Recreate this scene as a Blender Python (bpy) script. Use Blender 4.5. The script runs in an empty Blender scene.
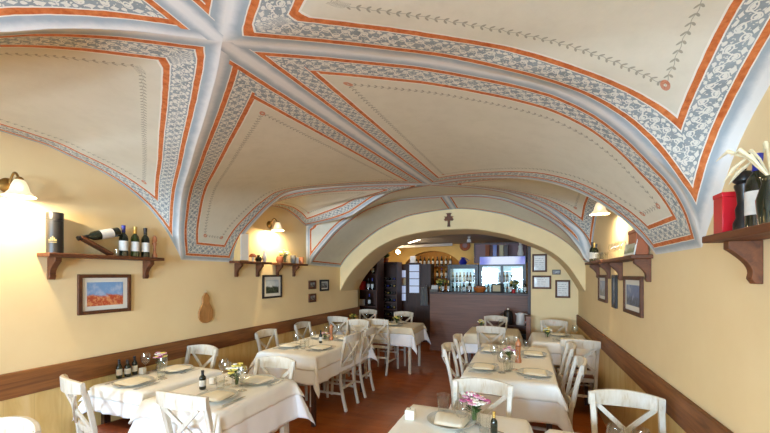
import bpy, math, random
import numpy as np
from mathutils import Vector, Matrix
random.seed(7)
PI = math.pi
SC = bpy.context.scene
COL = SC.collection

# ------------------------------------------------------------------ camera model of the photograph
F, HZ = 360.0, 275.0
YAW = math.radians(21.39)
CS, SN = math.cos(YAW), math.sin(YAW)
XL, XR = -3.2, 0.8            # side walls
EYE = 1.6

# ------------------------------------------------------------------ node helper
class NT:
    def __init__(s, name):
        s.m = bpy.data.materials.new(name); s.m.use_nodes = True
        s.t = s.m.node_tree; s.n = s.t.nodes; s.l = s.t.links
        s.b = s.n['Principled BSDF']; s.out = s.n['Material Output']
    def new(s, k, **kw):
        x = s.n.new(k)
        for a, v in kw.items(): setattr(x, a, v)
        return x
    def put(s, sock, v):
        if v is None: return
        if isinstance(v, bpy.types.NodeSocket): s.l.new(v, sock)
        else:
            if isinstance(v, (tuple, list)) and len(v) == 3 and sock.type == 'RGBA': v = (*v, 1)
            sock.default_value = v
    def math(s, op, a, b=None, c=None, clamp=False):
        x = s.new('ShaderNodeMath', operation=op, use_clamp=clamp)
        for i, v in enumerate((a, b, c)): 
            if v is not None: s.put(x.inputs[i], v)
        return x.outputs[0]
    def add(s, a, b): return s.math('ADD', a, b)
    def sub(s, a, b): return s.math('SUBTRACT', a, b)
    def mul(s, a, b): return s.math('MULTIPLY', a, b)
    def lt(s, a, b): return s.math('LESS_THAN', a, b)
    def gt(s, a, b): return s.math('GREATER_THAN', a, b)
    def mx(s, a, b): return s.math('MAXIMUM', a, b)
    def ab(s, a): return s.math('ABSOLUTE', a)
    def sstep(s, x, a, b):
        m = s.new('ShaderNodeMapRange', interpolation_type='SMOOTHSTEP')
        s.put(m.inputs['Value'], x); s.put(m.inputs['From Min'], a); s.put(m.inputs['From Max'], b)
        return m.outputs[0]
    def band(s, x, lo, hi): return s.mul(s.gt(x, lo), s.lt(x, hi))
    def hyp(s, a, b): return s.math('SQRT', s.add(s.mul(a, a), s.mul(b, b)))
    def mix(s, f, a, b, mode='MIX'):
        m = s.new('ShaderNodeMix', data_type='RGBA', blend_type=mode)
        s.put(m.inputs[0], f); s.put(m.inputs[6], a); s.put(m.inputs[7], b)
        return m.outputs[2]
    def coord(s, kind='Object', scale=(1, 1, 1), rot=(0, 0, 0)):
        c = s.new('ShaderNodeTexCoord'); m = s.new('ShaderNodeMapping')
        s.l.new(c.outputs[kind], m.inputs['Vector']); m.inputs['Scale'].default_value = scale
        m.inputs['Rotation'].default_value = rot
        return m.outputs[0]
    def noise(s, vec, scale=5, detail=4, rough=.6, dist=0):
        n = s.new('ShaderNodeTexNoise'); s.put(n.inputs['Vector'], vec)
        n.inputs['Scale'].default_value = scale; n.inputs['Detail'].default_value = detail
        n.inputs['Roughness'].default_value = rough; n.inputs['Distortion'].default_value = dist
        return n.outputs[0]
    def ramp(s, f, *stops):
        r = s.new('ShaderNodeValToRGB'); s.put(r.inputs[0], f)
        e = r.color_ramp.elements
        while len(e) < len(stops): e.new(.5)
        for k, (p, c) in enumerate(stops): e[k].position = p; e[k].color = (*c, 1)
        return r.outputs[0]
    def attr(s, name):
        a = s.new('ShaderNodeAttribute'); a.attribute_name = name; return a.outputs['Fac']
    def bump(s, h, strength=.2, dist=.01):
        b = s.new('ShaderNodeBump'); s.put(b.inputs['Height'], h)
        b.inputs['Strength'].default_value = strength; b.inputs['Distance'].default_value = dist
        s.l.new(b.outputs[0], s.b.inputs['Normal'])
    def base(s, c, rough=.5, **kw):
        s.put(s.b.inputs['Base Color'], c); s.put(s.b.inputs['Roughness'], rough)
        for k, v in kw.items(): s.put(s.b.inputs[k.replace('_', ' ')], v)
        return s.m

def srgb(r, g, b):
    f = lambda c: (c/255/12.92) if c <= 10 else ((c/255+.055)/1.055)**2.4
    return (f(r), f(g), f(b))
def mul3(c, k): return tuple(min(1, x*k) for x in c)
MATS = {}
def plain(name, c, rough=.5, var=.12, scale=20, **kw):
    if name in MATS: return MATS[name]
    n = NT(name); v = n.noise(n.coord(), scale, 3)
    n.base(n.ramp(v, (.3, mul3(c, 1-var)), (.7, mul3(c, 1+var))), rough, **kw)
    MATS[name] = n.m; return n.m
def wood(name, dark, light, scale=(2, 30, 30), rough=.45, rot=(0, 0, 0), nscale=1.0, kind='Object'):
    n = NT(name); co = n.coord(kind, scale, rot)
    v = n.noise(co, nscale, 6, .65, 1.2)
    v2 = n.noise(n.coord(kind), 3.0, 2)
    c = n.ramp(v, (.3, dark), (.72, light))
    n.base(n.mix(n.mul(v2, .35), c, dark), rough)
    n.bump(v, .15, .003)
    MATS[name] = n.m; return n.m
def emis(name, c, st, var=None):
    n = NT(name)
    n.base((.6, .6, .6), .5, Emission_Color=(*c, 1), Emission_Strength=st)
    MATS[name] = n.m; return n.m

M_wall = None
def wall_mat():
    n = NT('cream plaster')
    a = n.noise(n.coord(), 1.3, 5, .6); b = n.noise(n.coord(), 60, 3)
    c = n.ramp(a, (.3, srgb(236, 209, 158)), (.7, srgb(243, 220, 172)))
    n.base(c, .85); n.bump(b, .12, .004); return n.m
M_wall = wall_mat()
M_ochre = plain('ochre archway plaster', srgb(236, 213, 164), .85, .05, 2)
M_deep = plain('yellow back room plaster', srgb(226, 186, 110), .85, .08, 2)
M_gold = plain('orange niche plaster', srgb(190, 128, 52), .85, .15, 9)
M_white_pl = plain('white plaster', srgb(225, 222, 215), .85, .03, 3)
M_greyceil = plain('grey ceiling plaster', srgb(168, 165, 165), .85, .05, 3)

def floor_mat():
    n = NT('brown glazed floor tiles')
    co = n.coord('Object', (1, 1, 1))
    br = n.new('ShaderNodeTexBrick'); n.l.new(co, br.inputs['Vector'])
    br.inputs['Scale'].default_value = 1; br.inputs['Brick Width'].default_value = .9; br.inputs['Row Height'].default_value = .16
    br.inputs['Mortar Size'].default_value = .003; br.inputs['Mortar'].default_value = (.06, .03, .018, 1)
    br.inputs['Color1'].default_value = (*srgb(156, 80, 26), 1); br.inputs['Color2'].default_value = (*srgb(138, 66, 20), 1)
    v = n.noise(n.coord('Object', (2, 9, 1)), 1, 4, .6, .6)
    c = n.mix(.4, br.outputs['Color'], n.ramp(v, (.3, srgb(120, 56, 16)), (.7, srgb(178, 98, 34))))
    r = n.ramp(n.noise(n.coord(), 6, 4), (.3, (.32, .32, .32)), (.7, (.46, .46, .46)))
    n.base(c, r, Specular_IOR_Level=.35); n.bump(br.outputs['Fac'], -.25, .004); return n.m
M_floor = floor_mat()
M_dado = wood('dark oak dado rail', srgb(98, 56, 22), srgb(160, 102, 50), (20, 1.6, 24), .6)
def wains_mat():
    n = NT('ochre grained wainscot')
    co = n.coord('Object', (6, 6, 1.2)); v = n.noise(co, 1.2, 6, .65, 1.5)
    w = n.noise(n.coord('Object', (1, 1, 1)), 2.2, 3)
    c = n.ramp(v, (.28, srgb(206, 168, 98)), (.55, srgb(226, 196, 130)), (.8, srgb(236, 212, 156)))
    sep = n.new('ShaderNodeSeparateXYZ'); n.l.new(n.coord(), sep.inputs[0])
    fr = n.math('FRACT', n.mul(sep.outputs[1], 1/.16))
    ln = n.lt(fr, .03)
    n.base(n.mix(n.mul(ln, .22), n.mix(n.mul(w, .3), c, srgb(196, 150, 76)), srgb(160, 118, 60)), .5); n.bump(ln, -.3, .003)
    return n.m
M_wains = wains_mat()

# --- painted vault: every stripe follows the distance to the edge of its web
def vault_mat():
    n = NT('painted vault plaster')
    d, s, d2, st = n.attr('ed'), n.attr('es'), n.attr('ed2'), n.attr('sty')
    co = n.coord()
    wob = n.mul(n.sub(n.noise(co, 14, 2), .5), .006)
    d = n.add(d, wob)
    big = n.noise(co, .9, 4, .6); fine = n.noise(co, 9, 5, .7)
    plas = n.mix(n.mul(n.sstep(fine, .4, .75), .35), n.ramp(big, (.3, srgb(210, 206, 186)), (.7, srgb(221, 216, 197))), srgb(198, 193, 172))
    # rib: pale blue wash with white centre
    ribv = n.add(n.sstep(d, .018, .068), n.mul(n.sub(fine, .5), .9))
    rib = n.ramp(ribv, (.15, srgb(222, 223, 220)), (.95, srgb(160, 173, 180)))
    orange = n.ramp(n.add(n.noise(co, 40, 3), n.mul(n.sub(fine, .5), .6)), (.3, srgb(180, 88, 34)), (.7, srgb(216, 130, 72)))
    # ornament scroll
    L = .072; c0 = .1515
    w = n.add(n.sub(d, c0), n.mul(n.sub(n.noise(co, 22, 1), .5), .014))
    ph = n.mul(n.add(s, n.mul(n.sub(n.noise(n.coord('Object', (1, 1, 1), (.5, .9, .2)), 20, 1), .5), .028)), 1/L)
    vine = n.lt(n.ab(n.sub(w, n.mul(n.math('SINE', n.mul(ph, 2*PI)), .018))), .0042)
    def cell(off):
        return n.mul(n.sub(n.math('FRACT', n.add(ph, off)), .5), L)
    deco = vine
    for off, sg in ((.25, 1), (.75, -1)):
        p = cell(off); q = n.sub(w, sg*.013)
        r = n.hyp(p, q)
        deco = n.mx(deco, n.band(r, .0105, .0152))
        deco = n.mx(deco, n.lt(r, .0055))
        p2 = n.sub(p, sg*.014); q2 = n.sub(w, -sg*.031)
        deco = n.mx(deco, n.lt(n.add(n.mul(n.ab(p2), .6), n.ab(q2)), .0095))
        p3 = n.add(p, sg*.016); q3 = n.sub(w, -sg*.033)
        deco = n.mx(deco, n.lt(n.hyp(p3, n.mul(q3, 1.5)), .0095))
    deco = n.mx(deco, n.gt(n.noise(co, 95, 1), .62)); deco = n.mul(deco, n.lt(n.ab(n.sub(d, c0)), .044))
    ground = n.ramp(fine, (.3, srgb(130, 140, 142)), (.7, srgb(158, 167, 168)))
    orn = n.mix(deco, ground, srgb(220, 218, 206))
    # garland
    g0 = .305; gp = .034
    gw = n.sub(d, g0); gs = n.mul(n.sub(n.math('FRACT', n.mul(s, 1/gp)), .5), gp)
    gl = n.lt(n.ab(n.sub(gw, n.mul(n.math('SINE', n.mul(s, 2*PI/.07)), .003))), .0012)
    for sg in (1, -1):
        u = n.add(n.mul(gs, .75), n.mul(gw, .66*sg)); v = n.sub(n.mul(gs, .66), n.mul(gw, .75*sg))
        uu = n.sub(u, .011); e = n.hyp(n.mul(uu, .55), n.mul(v, 1.35))
        gl = n.mx(gl, n.lt(e, .0056))
    gl = n.mul(gl, n.gt(d2, g0-.002))
    ros = n.hyp(gw, n.sub(d2, g0))
    # assemble
    styl = n.lt(st, .5)                       # 0 full border, 1 single stripe
    full = plas
    full = n.mix(n.mul(gl, n.mul(styl, .62)), full, srgb(112, 110, 92))
    full = n.mix(n.mul(n.mul(n.band(ros, .006, .019), styl), .8), full, srgb(196, 112, 72))
    inner = n.mul(n.band(d, .2005, .225), styl)
    white2 = n.mul(n.band(d, .1955, .2325), styl)
    full = n.mix(white2, full, srgb(232, 226, 212))
    full = n.mix(inner, full, orange)
    full = n.mix(n.mul(n.band(d, .1075, .1955), styl), full, orn)
    full = n.mix(n.band(d, .074, .1075), full, srgb(232, 226, 212))
    full = n.mix(n.band(d, .0785, .1025), full, orange)
    full = n.mix(n.lt(d, .074), full, rib)
    n.base(full, .8); n.bump(n.noise(co, 45, 3), .1, .004)
    return n.m
M_vault = vault_mat()

M_chair = None
def chair_mat():
    n = NT('distressed cream paint')
    v = n.noise(n.coord('Object', (14, 14, 3)), 3, 5, .7)
    n.base(n.ramp(v, (.30, srgb(184, 166, 136)), (.44, srgb(204, 194, 176)), (.72, srgb(214, 208, 196))), .45); return n.m
M_chair = chair_mat()
M_seat = plain('brown leather', srgb(126, 62, 34), .45, .15, 30)
M_cloth = plain('white linen', srgb(238, 238, 240), .8, .015, 8)
M_topper = plain('ivory linen', srgb(240, 237, 228), .75, .02, 8)
M_topper2 = plain('sand linen', srgb(220, 206, 178), .75, .03, 8)
M_napkin = plain('cream napkin cotton', srgb(238, 231, 210), .8, .03, 12)
M_plate = plain('pale glazed china', srgb(216, 216, 208), .12, .02, 5)
M_rim = plain('grey china rim', srgb(200, 202, 198), .15, .05, 40)
M_steel = plain('polished steel', (.62, .62, .62), .22, .03, 5, Metallic=1.0)
M_brass = plain('aged brass', srgb(150, 118, 66), .35, .1, 20, Metallic=.9)
M_shelf = wood('walnut shelf wood', srgb(72, 38, 16), srgb(128, 74, 36), (18, 2, 18), .6)
M_dkwood = wood('dark stained wood', srgb(48, 26, 16), srgb(84, 48, 32), (8, 8, 1.5), .45)
M_counter = wood('mahogany counter panel', srgb(104, 66, 48), srgb(142, 96, 72), (1.2, 20, 26), .5)
M_ltwood = wood('olive wood', srgb(150, 96, 44), srgb(214, 160, 96), (14, 14, 5), .45)
M_frame = wood('brown picture frame wood', srgb(66, 34, 14), srgb(116, 68, 34), (10, 10, 10), .6)
M_blackfr = plain('black frame wood', srgb(30, 24, 20), .4, .2, 30)
M_mat = plain('passepartout card', srgb(228, 226, 216), .8, .02, 10)
M_black = plain('black plastic', srgb(20, 20, 22), .35, .2, 20)
M_bottle = plain('dark green bottle glass', srgb(16, 26, 14), .06, .1, 6, Coat_Weight=.6)
M_bottlegr = plain('olive green bottle glass', srgb(44, 58, 20), .06, .1, 6, Coat_Weight=.6)
M_label = plain('white paper label', srgb(222, 220, 212), .7, .05, 60)
M_bluecap = plain('blue foil capsule', srgb(40, 46, 150), .3, .1, 30)
M_goldcap = plain('gold foil capsule', srgb(206, 170, 90), .3, .1, 30, Metallic=.5)
M_blackcap = plain('black foil capsule', srgb(22, 20, 24), .3, .1, 30)
M_red = plain('red lacquered carton', srgb(196, 22, 34), .35, .1, 5)
M_redcloth = plain('red cardboard', srgb(190, 40, 42), .6, .1, 9)
M_tube = plain('black gift tube paper', srgb(34, 34, 34), .35, .2, 5)
M_goldprint = plain('gold print', srgb(170, 150, 90), .5, .1, 40)
M_leaf = plain('green leaves', srgb(70, 104, 40), .6, .3, 30)
M_pink = plain('pink petals', srgb(232, 176, 198), .7, .15, 60)
M_magenta = plain('magenta petals', srgb(196, 96, 150), .7, .2, 60)
M_whitep = plain('white petals', srgb(240, 238, 226), .7, .03, 60)
M_yellow = plain('yellow petals', srgb(236, 218, 110), .7, .1, 60)
M_terra = plain('terracotta', srgb(158, 88, 52), .7, .12, 20)
M_orange = plain('orange wicker', srgb(206, 110, 40), .7, .25, 60)
M_copper = plain('pinkish pepper mill wood', srgb(182, 118, 78), .35, .15, 20)
M_whiteplastic = plain('white plastic', srgb(226, 226, 226), .3, .02, 10)
M_tan = plain('tan cardboard', srgb(206, 172, 112), .7, .06, 10)
M_stem = plain('dry cream reeds', srgb(232, 222, 186), .7, .1, 50)
M_fabric = plain('grey cloth', srgb(118, 116, 112), .9, .1, 20)
M_chrome = plain('brushed metal', (.5, .5, .52), .3, .05, 20, Metallic=1.0)
M_purple = plain('purple brown panel', srgb(146, 114, 116), .6, .08, 4)
M_card = plain('buff paper', srgb(216, 200, 160), .8, .06, 30)

def glass_mat():
    n = NT('clear glass')
    tr = n.new('ShaderNodeBsdfTransparent'); gl = n.new('ShaderNodeBsdfGlossy')
    tr.inputs[0].default_value = (.975, .985, .985, 1)
    gl.inputs['Roughness'].default_value = .04
    fr = n.new('ShaderNodeLayerWeight'); fr.inputs[0].default_value = .5
    f = n.add(n.mul(n.math('POWER', fr.outputs['Facing'], 2.5), .6), .06)
    mx = n.new('ShaderNodeMixShader'); n.l.new(f, mx.inputs[0]); n.l.new(tr.outputs[0], mx.inputs[1]); n.l.new(gl.outputs[0], mx.inputs[2])
    n.l.new(mx.outputs[0], n.out.inputs[0]); return n.m
M_glass = glass_mat()
M_bulb = emis('lit bulb', (1, .82, .52), 60)
M_shade = NT('frosted lamp glass'); M_shade = M_shade.base(srgb(214, 204, 176), .35, Transmission_Weight=.35, Emission_Color=(1, .8, .5, 1), Emission_Strength=.55)
M_fridge_in = emis('lit fridge interior', (.46, .78, .9), .62)
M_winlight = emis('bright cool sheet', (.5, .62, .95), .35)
def header_mat():
    n = NT('lit blue sign face')
    sp = n.new('ShaderNodeSeparateXYZ'); n.l.new(n.coord(), sp.inputs[0])
    x = n.add(sp.outputs[0], n.mul(n.sub(n.noise(n.coord(), 6, 2), .5), .3))
    e = n.sstep(n.ab(n.add(x, -.03)), .2, .5)
    c = n.mix(e, (.75, .8, 1), (.06, .06, .5))
    n.base((.3, .3, .5), .4, Emission_Strength=.55); n.put(n.b.inputs['Emission Color'], c); return n.m
M_header = header_mat()
def picture_mat(name, sky, land, accent, horizon=0.1, nsc=14):
    n = NT(name); co = n.coord()
    sp = n.new('ShaderNodeSeparateXYZ'); n.l.new(co, sp.inputs[0])
    no = n.noise(co, nsc, 5); no2 = n.noise(co, nsc*3, 3)
    y = n.add(sp.outputs[2], n.mul(n.sub(no, .5), .10))
    c = n.mix(n.sstep(y, horizon-.015, horizon+.015), n.mix(n.sstep(no2, .42, .58), land, accent), n.mix(n.mul(n.sstep(no, .45, .75), .5), sky, (.8, .82, .85)))
    n.base(c, .3, Coat_Weight=.4); return n.m

# ------------------------------------------------------------------ mesh builder
class MB:
    def __init__(s): s.v = []; s.f = []
    def add(s, vs, fs):
        o = len(s.v); s.v += [tuple(p) for p in vs]; s.f += [tuple(o+i for i in f) for f in fs]; return s
    def box(s, c, size, rz=0, M=None):
        hx, hy, hz = (a/2 for a in size)
        vs = [Vector((x, y, z)) for x in (-hx, hx) for y in (-hy, hy) for z in (-hz, hz)]
        R = M or Matrix.Rotation(rz, 3, 'Z')
        vs = [R @ v + Vector(c) for v in vs]
        return s.add(vs, [(0, 1, 3, 2), (4, 6, 7, 5), (0, 4, 5, 1), (2, 3, 7, 6), (0, 2, 6, 4), (1, 5, 7, 3)])
    def bb(s, x0, x1, y0, y1, z0, z1):
        return s.box(((x0+x1)/2, (y0+y1)/2, (z0+z1)/2), (abs(x1-x0), abs(y1-y0), abs(z1-z0)))
    def lathe(s, prof, c=(0, 0, 0), n=20, M=None, cap=True):
        vs = []; fs = []; c = Vector(c)
        for r, z in prof:
            for k in range(n):
                a = 2*PI*k/n; p = Vector((r*math.cos(a), r*math.sin(a), z))
                vs.append((M @ p if M else p) + c)
        for i in range(len(prof)-1):
            for k in range(n):
                a, b = i*n+k, i*n+(k+1) % n; fs.append((a, b, b+n, a+n))
        if cap:
            if prof[0][0] > 1e-4: fs.append(tuple(range(n-1, -1, -1)))
            if prof[-1][0] > 1e-4: fs.append(tuple((len(prof)-1)*n+k for k in range(n)))
        return s.add(vs, fs)
    def tube(s, path, r, n=8, r2=None, up=(0, 0, 1)):
        """round (r) or rectangular (r,r2 half sizes, n=4) sweep"""
        P = [Vector(p) for p in path]; vs = []; fs = []
        rs = r if isinstance(r, (list, tuple)) else [r]*len(P)
        up = Vector(up)
        for i, p in enumerate(P):
            t = (P[min(i+1, len(P)-1)] - P[max(i-1, 0)]).normalized()
            a = t.cross(up)
            if a.length < 1e-3: a = t.cross(Vector((1, 0, 0)))
            a.normalize(); b = a.cross(t).normalized()
            if r2 is not None:
                for sx, sy in ((-1, -1), (1, -1), (1, 1), (-1, 1)): vs.append(p + a*sx*rs[i] + b*sy*r2)
                m = 4
            else:
                for k in range(n): vs.append(p + a*math.cos(2*PI*k/n)*rs[i] + b*math.sin(2*PI*k/n)*rs[i])
                m = n
        for i in range(len(P)-1):
            for k in range(m):
                x, y = i*m+k, i*m+(k+1) % m; fs.append((x, y, y+m, x+m))
        fs.append(tuple(range(m-1, -1, -1))); fs.append(tuple((len(P)-1)*m+k for k in range(m)))
        return s.add(vs, fs)
    def prism(s, poly, t, M):
        """extrude 2-D polygon (a,b) by thickness t along c; M maps (a,b,c) -> world"""
        n = len(poly)
        vs = [M(a, b, 0) for a, b in poly] + [M(a, b, t) for a, b in poly]
        fs = [tuple(range(n-1, -1, -1)), tuple(range(n, 2*n))] + [(k, (k+1) % n, (k+1) % n+n, k+n) for k in range(n)]
        return s.add(vs, fs)
    def ball(s, c, r, n=8, sq=(1, 1, 1)):
        prof = [(max(1e-5, math.sin(PI*i/n)*r), -math.cos(PI*i/n)*r) for i in range(n+1)]
        return s.lathe(prof, c, n+2, Matrix.Diagonal(sq), cap=False)
    def grid(s, P):
        nu, nv = len(P), len(P[0])
        return s.add([p for row in P for p in row], [(i*nv+j, i*nv+j+1, (i+1)*nv+j+1, (i+1)*nv+j) for i in range(nu-1) for j in range(nv-1)])
    def mesh(s, name, mats, smooth=True, angle=35):
        m = bpy.data.meshes.new(name); m.from_pydata(s.v, [], s.f); m.update()
        for x in (mats if isinstance(mats, (list, tuple)) else [mats]): m.materials.append(x)
        if smooth:
            m.polygons.foreach_set('use_smooth', [True]*len(m.polygons)); m.set_sharp_from_angle(angle=math.radians(angle))
        return m
    def obj(s, name, mat, parent=None, bevel=0, **kw):
        o = bpy.data.objects.new(name, s.mesh(name, mat, **kw)); COL.objects.link(o)
        if parent: o.parent = parent
        if bevel: bv(o, bevel)
        return o

def bv(o, w, seg=2):
    m = o.modifiers.new('bevel', 'BEVEL'); m.width = w; m.segments = seg; m.limit_method = 'ANGLE'; m.angle_limit = math.radians(40)
def struct(o): o['kind'] = 'structure'; return o
def tag(o, label, cat, group=None):
    o['label'] = label; o['category'] = cat
    if group: o['group'] = group
    return o
def thing(name, label, cat, loc=(0, 0, 0), rz=0, group=None):
    o = bpy.data.objects.new(name, None); o.empty_display_size = .1; COL.objects.link(o)
    o.location = loc; o.rotation_euler = (0, 0, rz); return tag(o, label, cat, group)
def single(mb, name, mat, label, cat, loc=(0, 0, 0), rz=0, group=None, bevel=0, **kw):
    o = mb.obj(name, mat, bevel=bevel, **kw); o.location = loc; o.rotation_euler = (0, 0, rz); return tag(o, label, cat, group)
class Proto:
    """a kind of thing: list of (part name, mesh, parent index or None, bevel)"""
    def __init__(s, name, cat): s.name = name; s.cat = cat; s.parts = []
    def part(s, name, mb, mat, parent=None, bevel=0, label=None, **kw):
        s.parts.append((name, mb.mesh(name, mat, **kw), parent, bevel, label)); return len(s.parts)-1
    def make(s, label, loc, rz=0, group=None, scale=1, rot=None):
        if len(s.parts) == 1:
            nm, me, pa, b, l = s.parts[0]
            o = bpy.data.objects.new(s.name, me); COL.objects.link(o); root = o
            if b: bv(o, b)
            tag(o, label, s.cat, group)
        else:
            root = thing(s.name, label, s.cat, group=group); made = []
            for nm, me, pa, b, l in s.parts:
                o = bpy.data.objects.new(nm, me); COL.objects.link(o); o.parent = root if pa is None else made[pa]
                if b: bv(o, b)
                if l: o['label'] = l
                made.append(o)
        root.location = loc; root.rotation_euler = rot or (0, 0, rz); root.scale = (scale,)*3
        return root

# ------------------------------------------------------------------ the vault
YA, ZA, YB, ZB, XC = 1.072, 2.507, 4.32, 2.72, -1.1
YN = 2*YA - 5.9                                    # near wall plane
def smooth(xs, ys, n=160, k=7):
    xs = np.array(xs, float); ys = np.array(ys, float)
    # pchip-like monotone cubic
    h = np.diff(xs); dl = np.diff(ys)/h; m = np.zeros(len(xs)); m[0] = dl[0]; m[-1] = dl[-1]
    for i in range(1, len(xs)-1):
        if dl[i-1]*dl[i] > 0:
            w1, w2 = 2*h[i]+h[i-1], h[i]+2*h[i-1]; m[i] = (w1+w2)/(w1/dl[i-1]+w2/dl[i])
    def f(x):
        x = np.clip(np.asarray(x, float), xs[0], xs[-1]); i = np.clip(np.searchsorted(xs, x)-1, 0, len(xs)-2)
        t = (x-xs[i])/h[i]
        return (2*t**3-3*t**2+1)*ys[i]+(t**3-2*t**2+t)*h[i]*m[i]+(-2*t**3+3*t**2)*ys[i+1]+(t**3-t**2)*h[i]*m[i+1]
    return f
# groins: t = 0 at the wall foot, 1 at the crown
zL1 = smooth([0, .012, .05, .12, .2, .3, .45, .65, .85, 1], [1.75, 1.86, 2.04, 2.20, 2.30, 2.36, 2.41, 2.45, 2.485, ZA])
# plan of the left groin bends: solved from its view line
def ray(x, y):
    u = (x-385)/F; return np.array([u*CS-SN, u*SN+CS, -(y-HZ)/F])
def solveL1():
    out = []
    for p in [(222, 41.6), (218, 68), (212.7, 89.4), (204, 120), (196, 145), (189, 170), (182.4, 193), (179.6, 216), (179, 239)]:
        r = ray(*p); best = None
        for q in np.linspace(.8, 5, 1600):
            P = r*q
            if not (XL <= P[0] <= XC+.02): continue
            e = abs(P[2]+EYE-float(zL1((P[0]-XL)/(XC-XL))))
            if best is None or e < best[0]: best = (e, P[0], P[1])
        out.append(best)
    return out
_pl = [(b[1], b[2]) for b in solveL1() if b and b[0] < .02]
_pl = [(XL, 2.60)] + sorted([p for p in _pl if XL+.03 < p[0] < XC-.1]) + [(XC, YA)]
_q = [_pl[0]]
for p in _pl[1:]:
    if p[0] > _q[-1][0]+.03 and p[1] < _q[-1][1]-.005: _q.append(p)
if _q[-1] != _pl[-1]: _q[-1] = _pl[-1]
print('L1 plan', [(round(a, 2), round(b, 2)) for a, b in _q])
yL1 = smooth([a for a, b in _q], [b for a, b in _q])
zR1 = smooth([0, .031, .075, .12, .194, .277, .377, .52, .69, .82, 1], [1.735, 1.93, 2.065, 2.15, 2.28, 2.383, 2.452, 2.492, 2.515, 2.515, ZA])
zL0 = smooth([0, .012, .05, .12, .2, .3, .45, .6, .725, .78, .84, .9, 1], [1.75, 1.86, 2.04, 2.20, 2.29, 2.34, 2.375, 2.40, 2.432, 2.466, 2.49, 2.503, ZA])
Y0L, Y0R = -.40, -.40                              # near feet of the first bay
zBL = smooth([0, .023, .06, .124, .193, .276, .35, .46, .764, 1], [1.75, 1.9, 2.07, 2.26, 2.43, 2.575, 2.62, 2.65, 2.705, ZB])
zBR = smooth([0, .038, .087, .141, .2, .28, .382, .54, .8, 1], [1.735, 1.866, 1.998, 2.115, 2.22, 2.33, 2.434, 2.54, 2.66, ZB])
zFL = smooth([0, .245, .41, .482, .598, .727, .842, 1], [2.367, 2.401, 2.442, 2.5, 2.609, 2.70, 2.72, ZB])
zFR = smooth([0, .035, .055, .173, .288, .44, .582, .8, 1], [1.80, 2.03, 2.14, 2.328, 2.478, 2.60, 2.67, 2.71, ZB])
z5L = smooth([0, .022, .095, .21, .32, .415, .536, .702, 1], [1.758, 1.853, 2.04, 2.301, 2.48, 2.60, 2.69, 2.74, 2.755])
z5R = smooth([0, .029, .08, .183, .283, .441, .6, .778, 1], [1.765, 1.80, 1.975, 2.235, 2.392, 2.569, 2.69, 2.745, 2.755])
zO = smooth([XL, -3.081, -2.825, -2.339, -1.767, -1.1, -.379, -.043, .292, .534, .704, XR],
            [1.74, 1.894, 2.12, 2.429, 2.62, 2.675, 2.55, 2.411, 2.252, 2.086, 1.911, 1.765])
zI = smooth([XL, -3.102, -2.857, -2.425, -1.941, -1.33, -.9, -.379, .056, .36, .567, .704, XR],
            [1.31, 1.49, 1.78, 2.11, 2.284, 2.356, 2.352, 2.26, 2.102, 1.943, 1.747, 1.535, 1.36])
zWL = smooth([YA, 1.49, 1.652, 1.819, 1.991, 2.216, 2.417, 2.52, 2.58, 2.60], [2.545, 2.53, 2.494, 2.453, 2.389, 2.255, 2.05, 1.90, 1.80, 1.75])
zWR = smooth([YA, 1.45, 1.675, 1.844, 1.94, 2.0, 2.08, 2.16, 2.2], [2.46, 2.38, 2.27, 2.155, 2.06, 1.98, 1.89, 1.79, 1.735])
zW2L = smooth([3.265, 3.34, 3.48, 3.704, 3.974, 4.214, 4.437, 4.732, 4.79], [1.75, 1.98, 2.22, 2.43, 2.53, 2.54, 2.49, 2.38, 2.367])
zW2R = smooth([2.87, 2.98, 3.2, 3.6, 4.2, 4.8, 5.15, 5.34, 5.4], [1.735, 1.93, 2.15, 2.37, 2.5, 2.42, 2.2, 1.95, 1.80])
def pw(n, p): return np.linspace(0, 1, n)**p
def patch_P2(near=False, N=84):
    X = XL + (XC-XL)*pw(N, 1.7); t = (X-XL)/(XC-XL); yb = 3.265+(YB-3.265)*t
    if near: a = np.stack([X, Y0L+(YA-Y0L)*t, zL0(t)], 1); yb = 2*YA-yb
    else: a = np.stack([X, yL1(X), zL1(t)], 1)
    P = rule(a, np.stack([X, yb, zBL(t)], 1), 64); return P[::-1] if near else P
def rule(a, b, V):
    w = np.linspace(0, 1, V)[None, :, None]; return a[:, None, :]*(1-w)+b[:, None, :]*w
def patch_P3(near=False, N=96):
    t = pw(N, 1.6); X = XR+(XC-XR)*t; y0 = Y0R if near else 2.2; yb = 2.87+(YB-2.87)*t
    a = np.stack([X, y0+(YA-y0)*t, zR1(t)], 1); P = rule(a, np.stack([X, 2*YA-yb if near else yb, zBR(t)], 1), 70)
    return P[::-1] if near else P
def zwall(Y, left):
    Y = np.asarray(Y, float); y1, y0, z = (2.60, Y0L, zWL) if left else (2.2, Y0R, zWR)
    return z(np.where(Y >= YA, Y, YA+(YA-Y)*(y1-YA)/(YA-y0)))
def patch_P1():
    N = 60; h = []
    for near in (True, False):
        yf = Y0L if near else 2.60; Y = yf-(yf-YA)*pw(N, 1.7)
        wall = np.stack([np.full(N, XL), Y, zwall(Y, True)], 1)
        if near: gx = XL+(XC-XL)*(Y-Y0L)/(YA-Y0L); gz = zL0((gx-XL)/(XC-XL))
        else:
            X = XL+(XC-XL)*np.linspace(0, 1, 400)**1.5; yy = yL1(X)
            gx = np.interp(Y, yy[::-1], X[::-1]); gz = zL1((gx-XL)/(XC-XL))
        h.append(rule(wall, np.stack([gx, Y, gz], 1), 64))
    return np.concatenate([h[0][:-1], h[1][::-1]])
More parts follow.
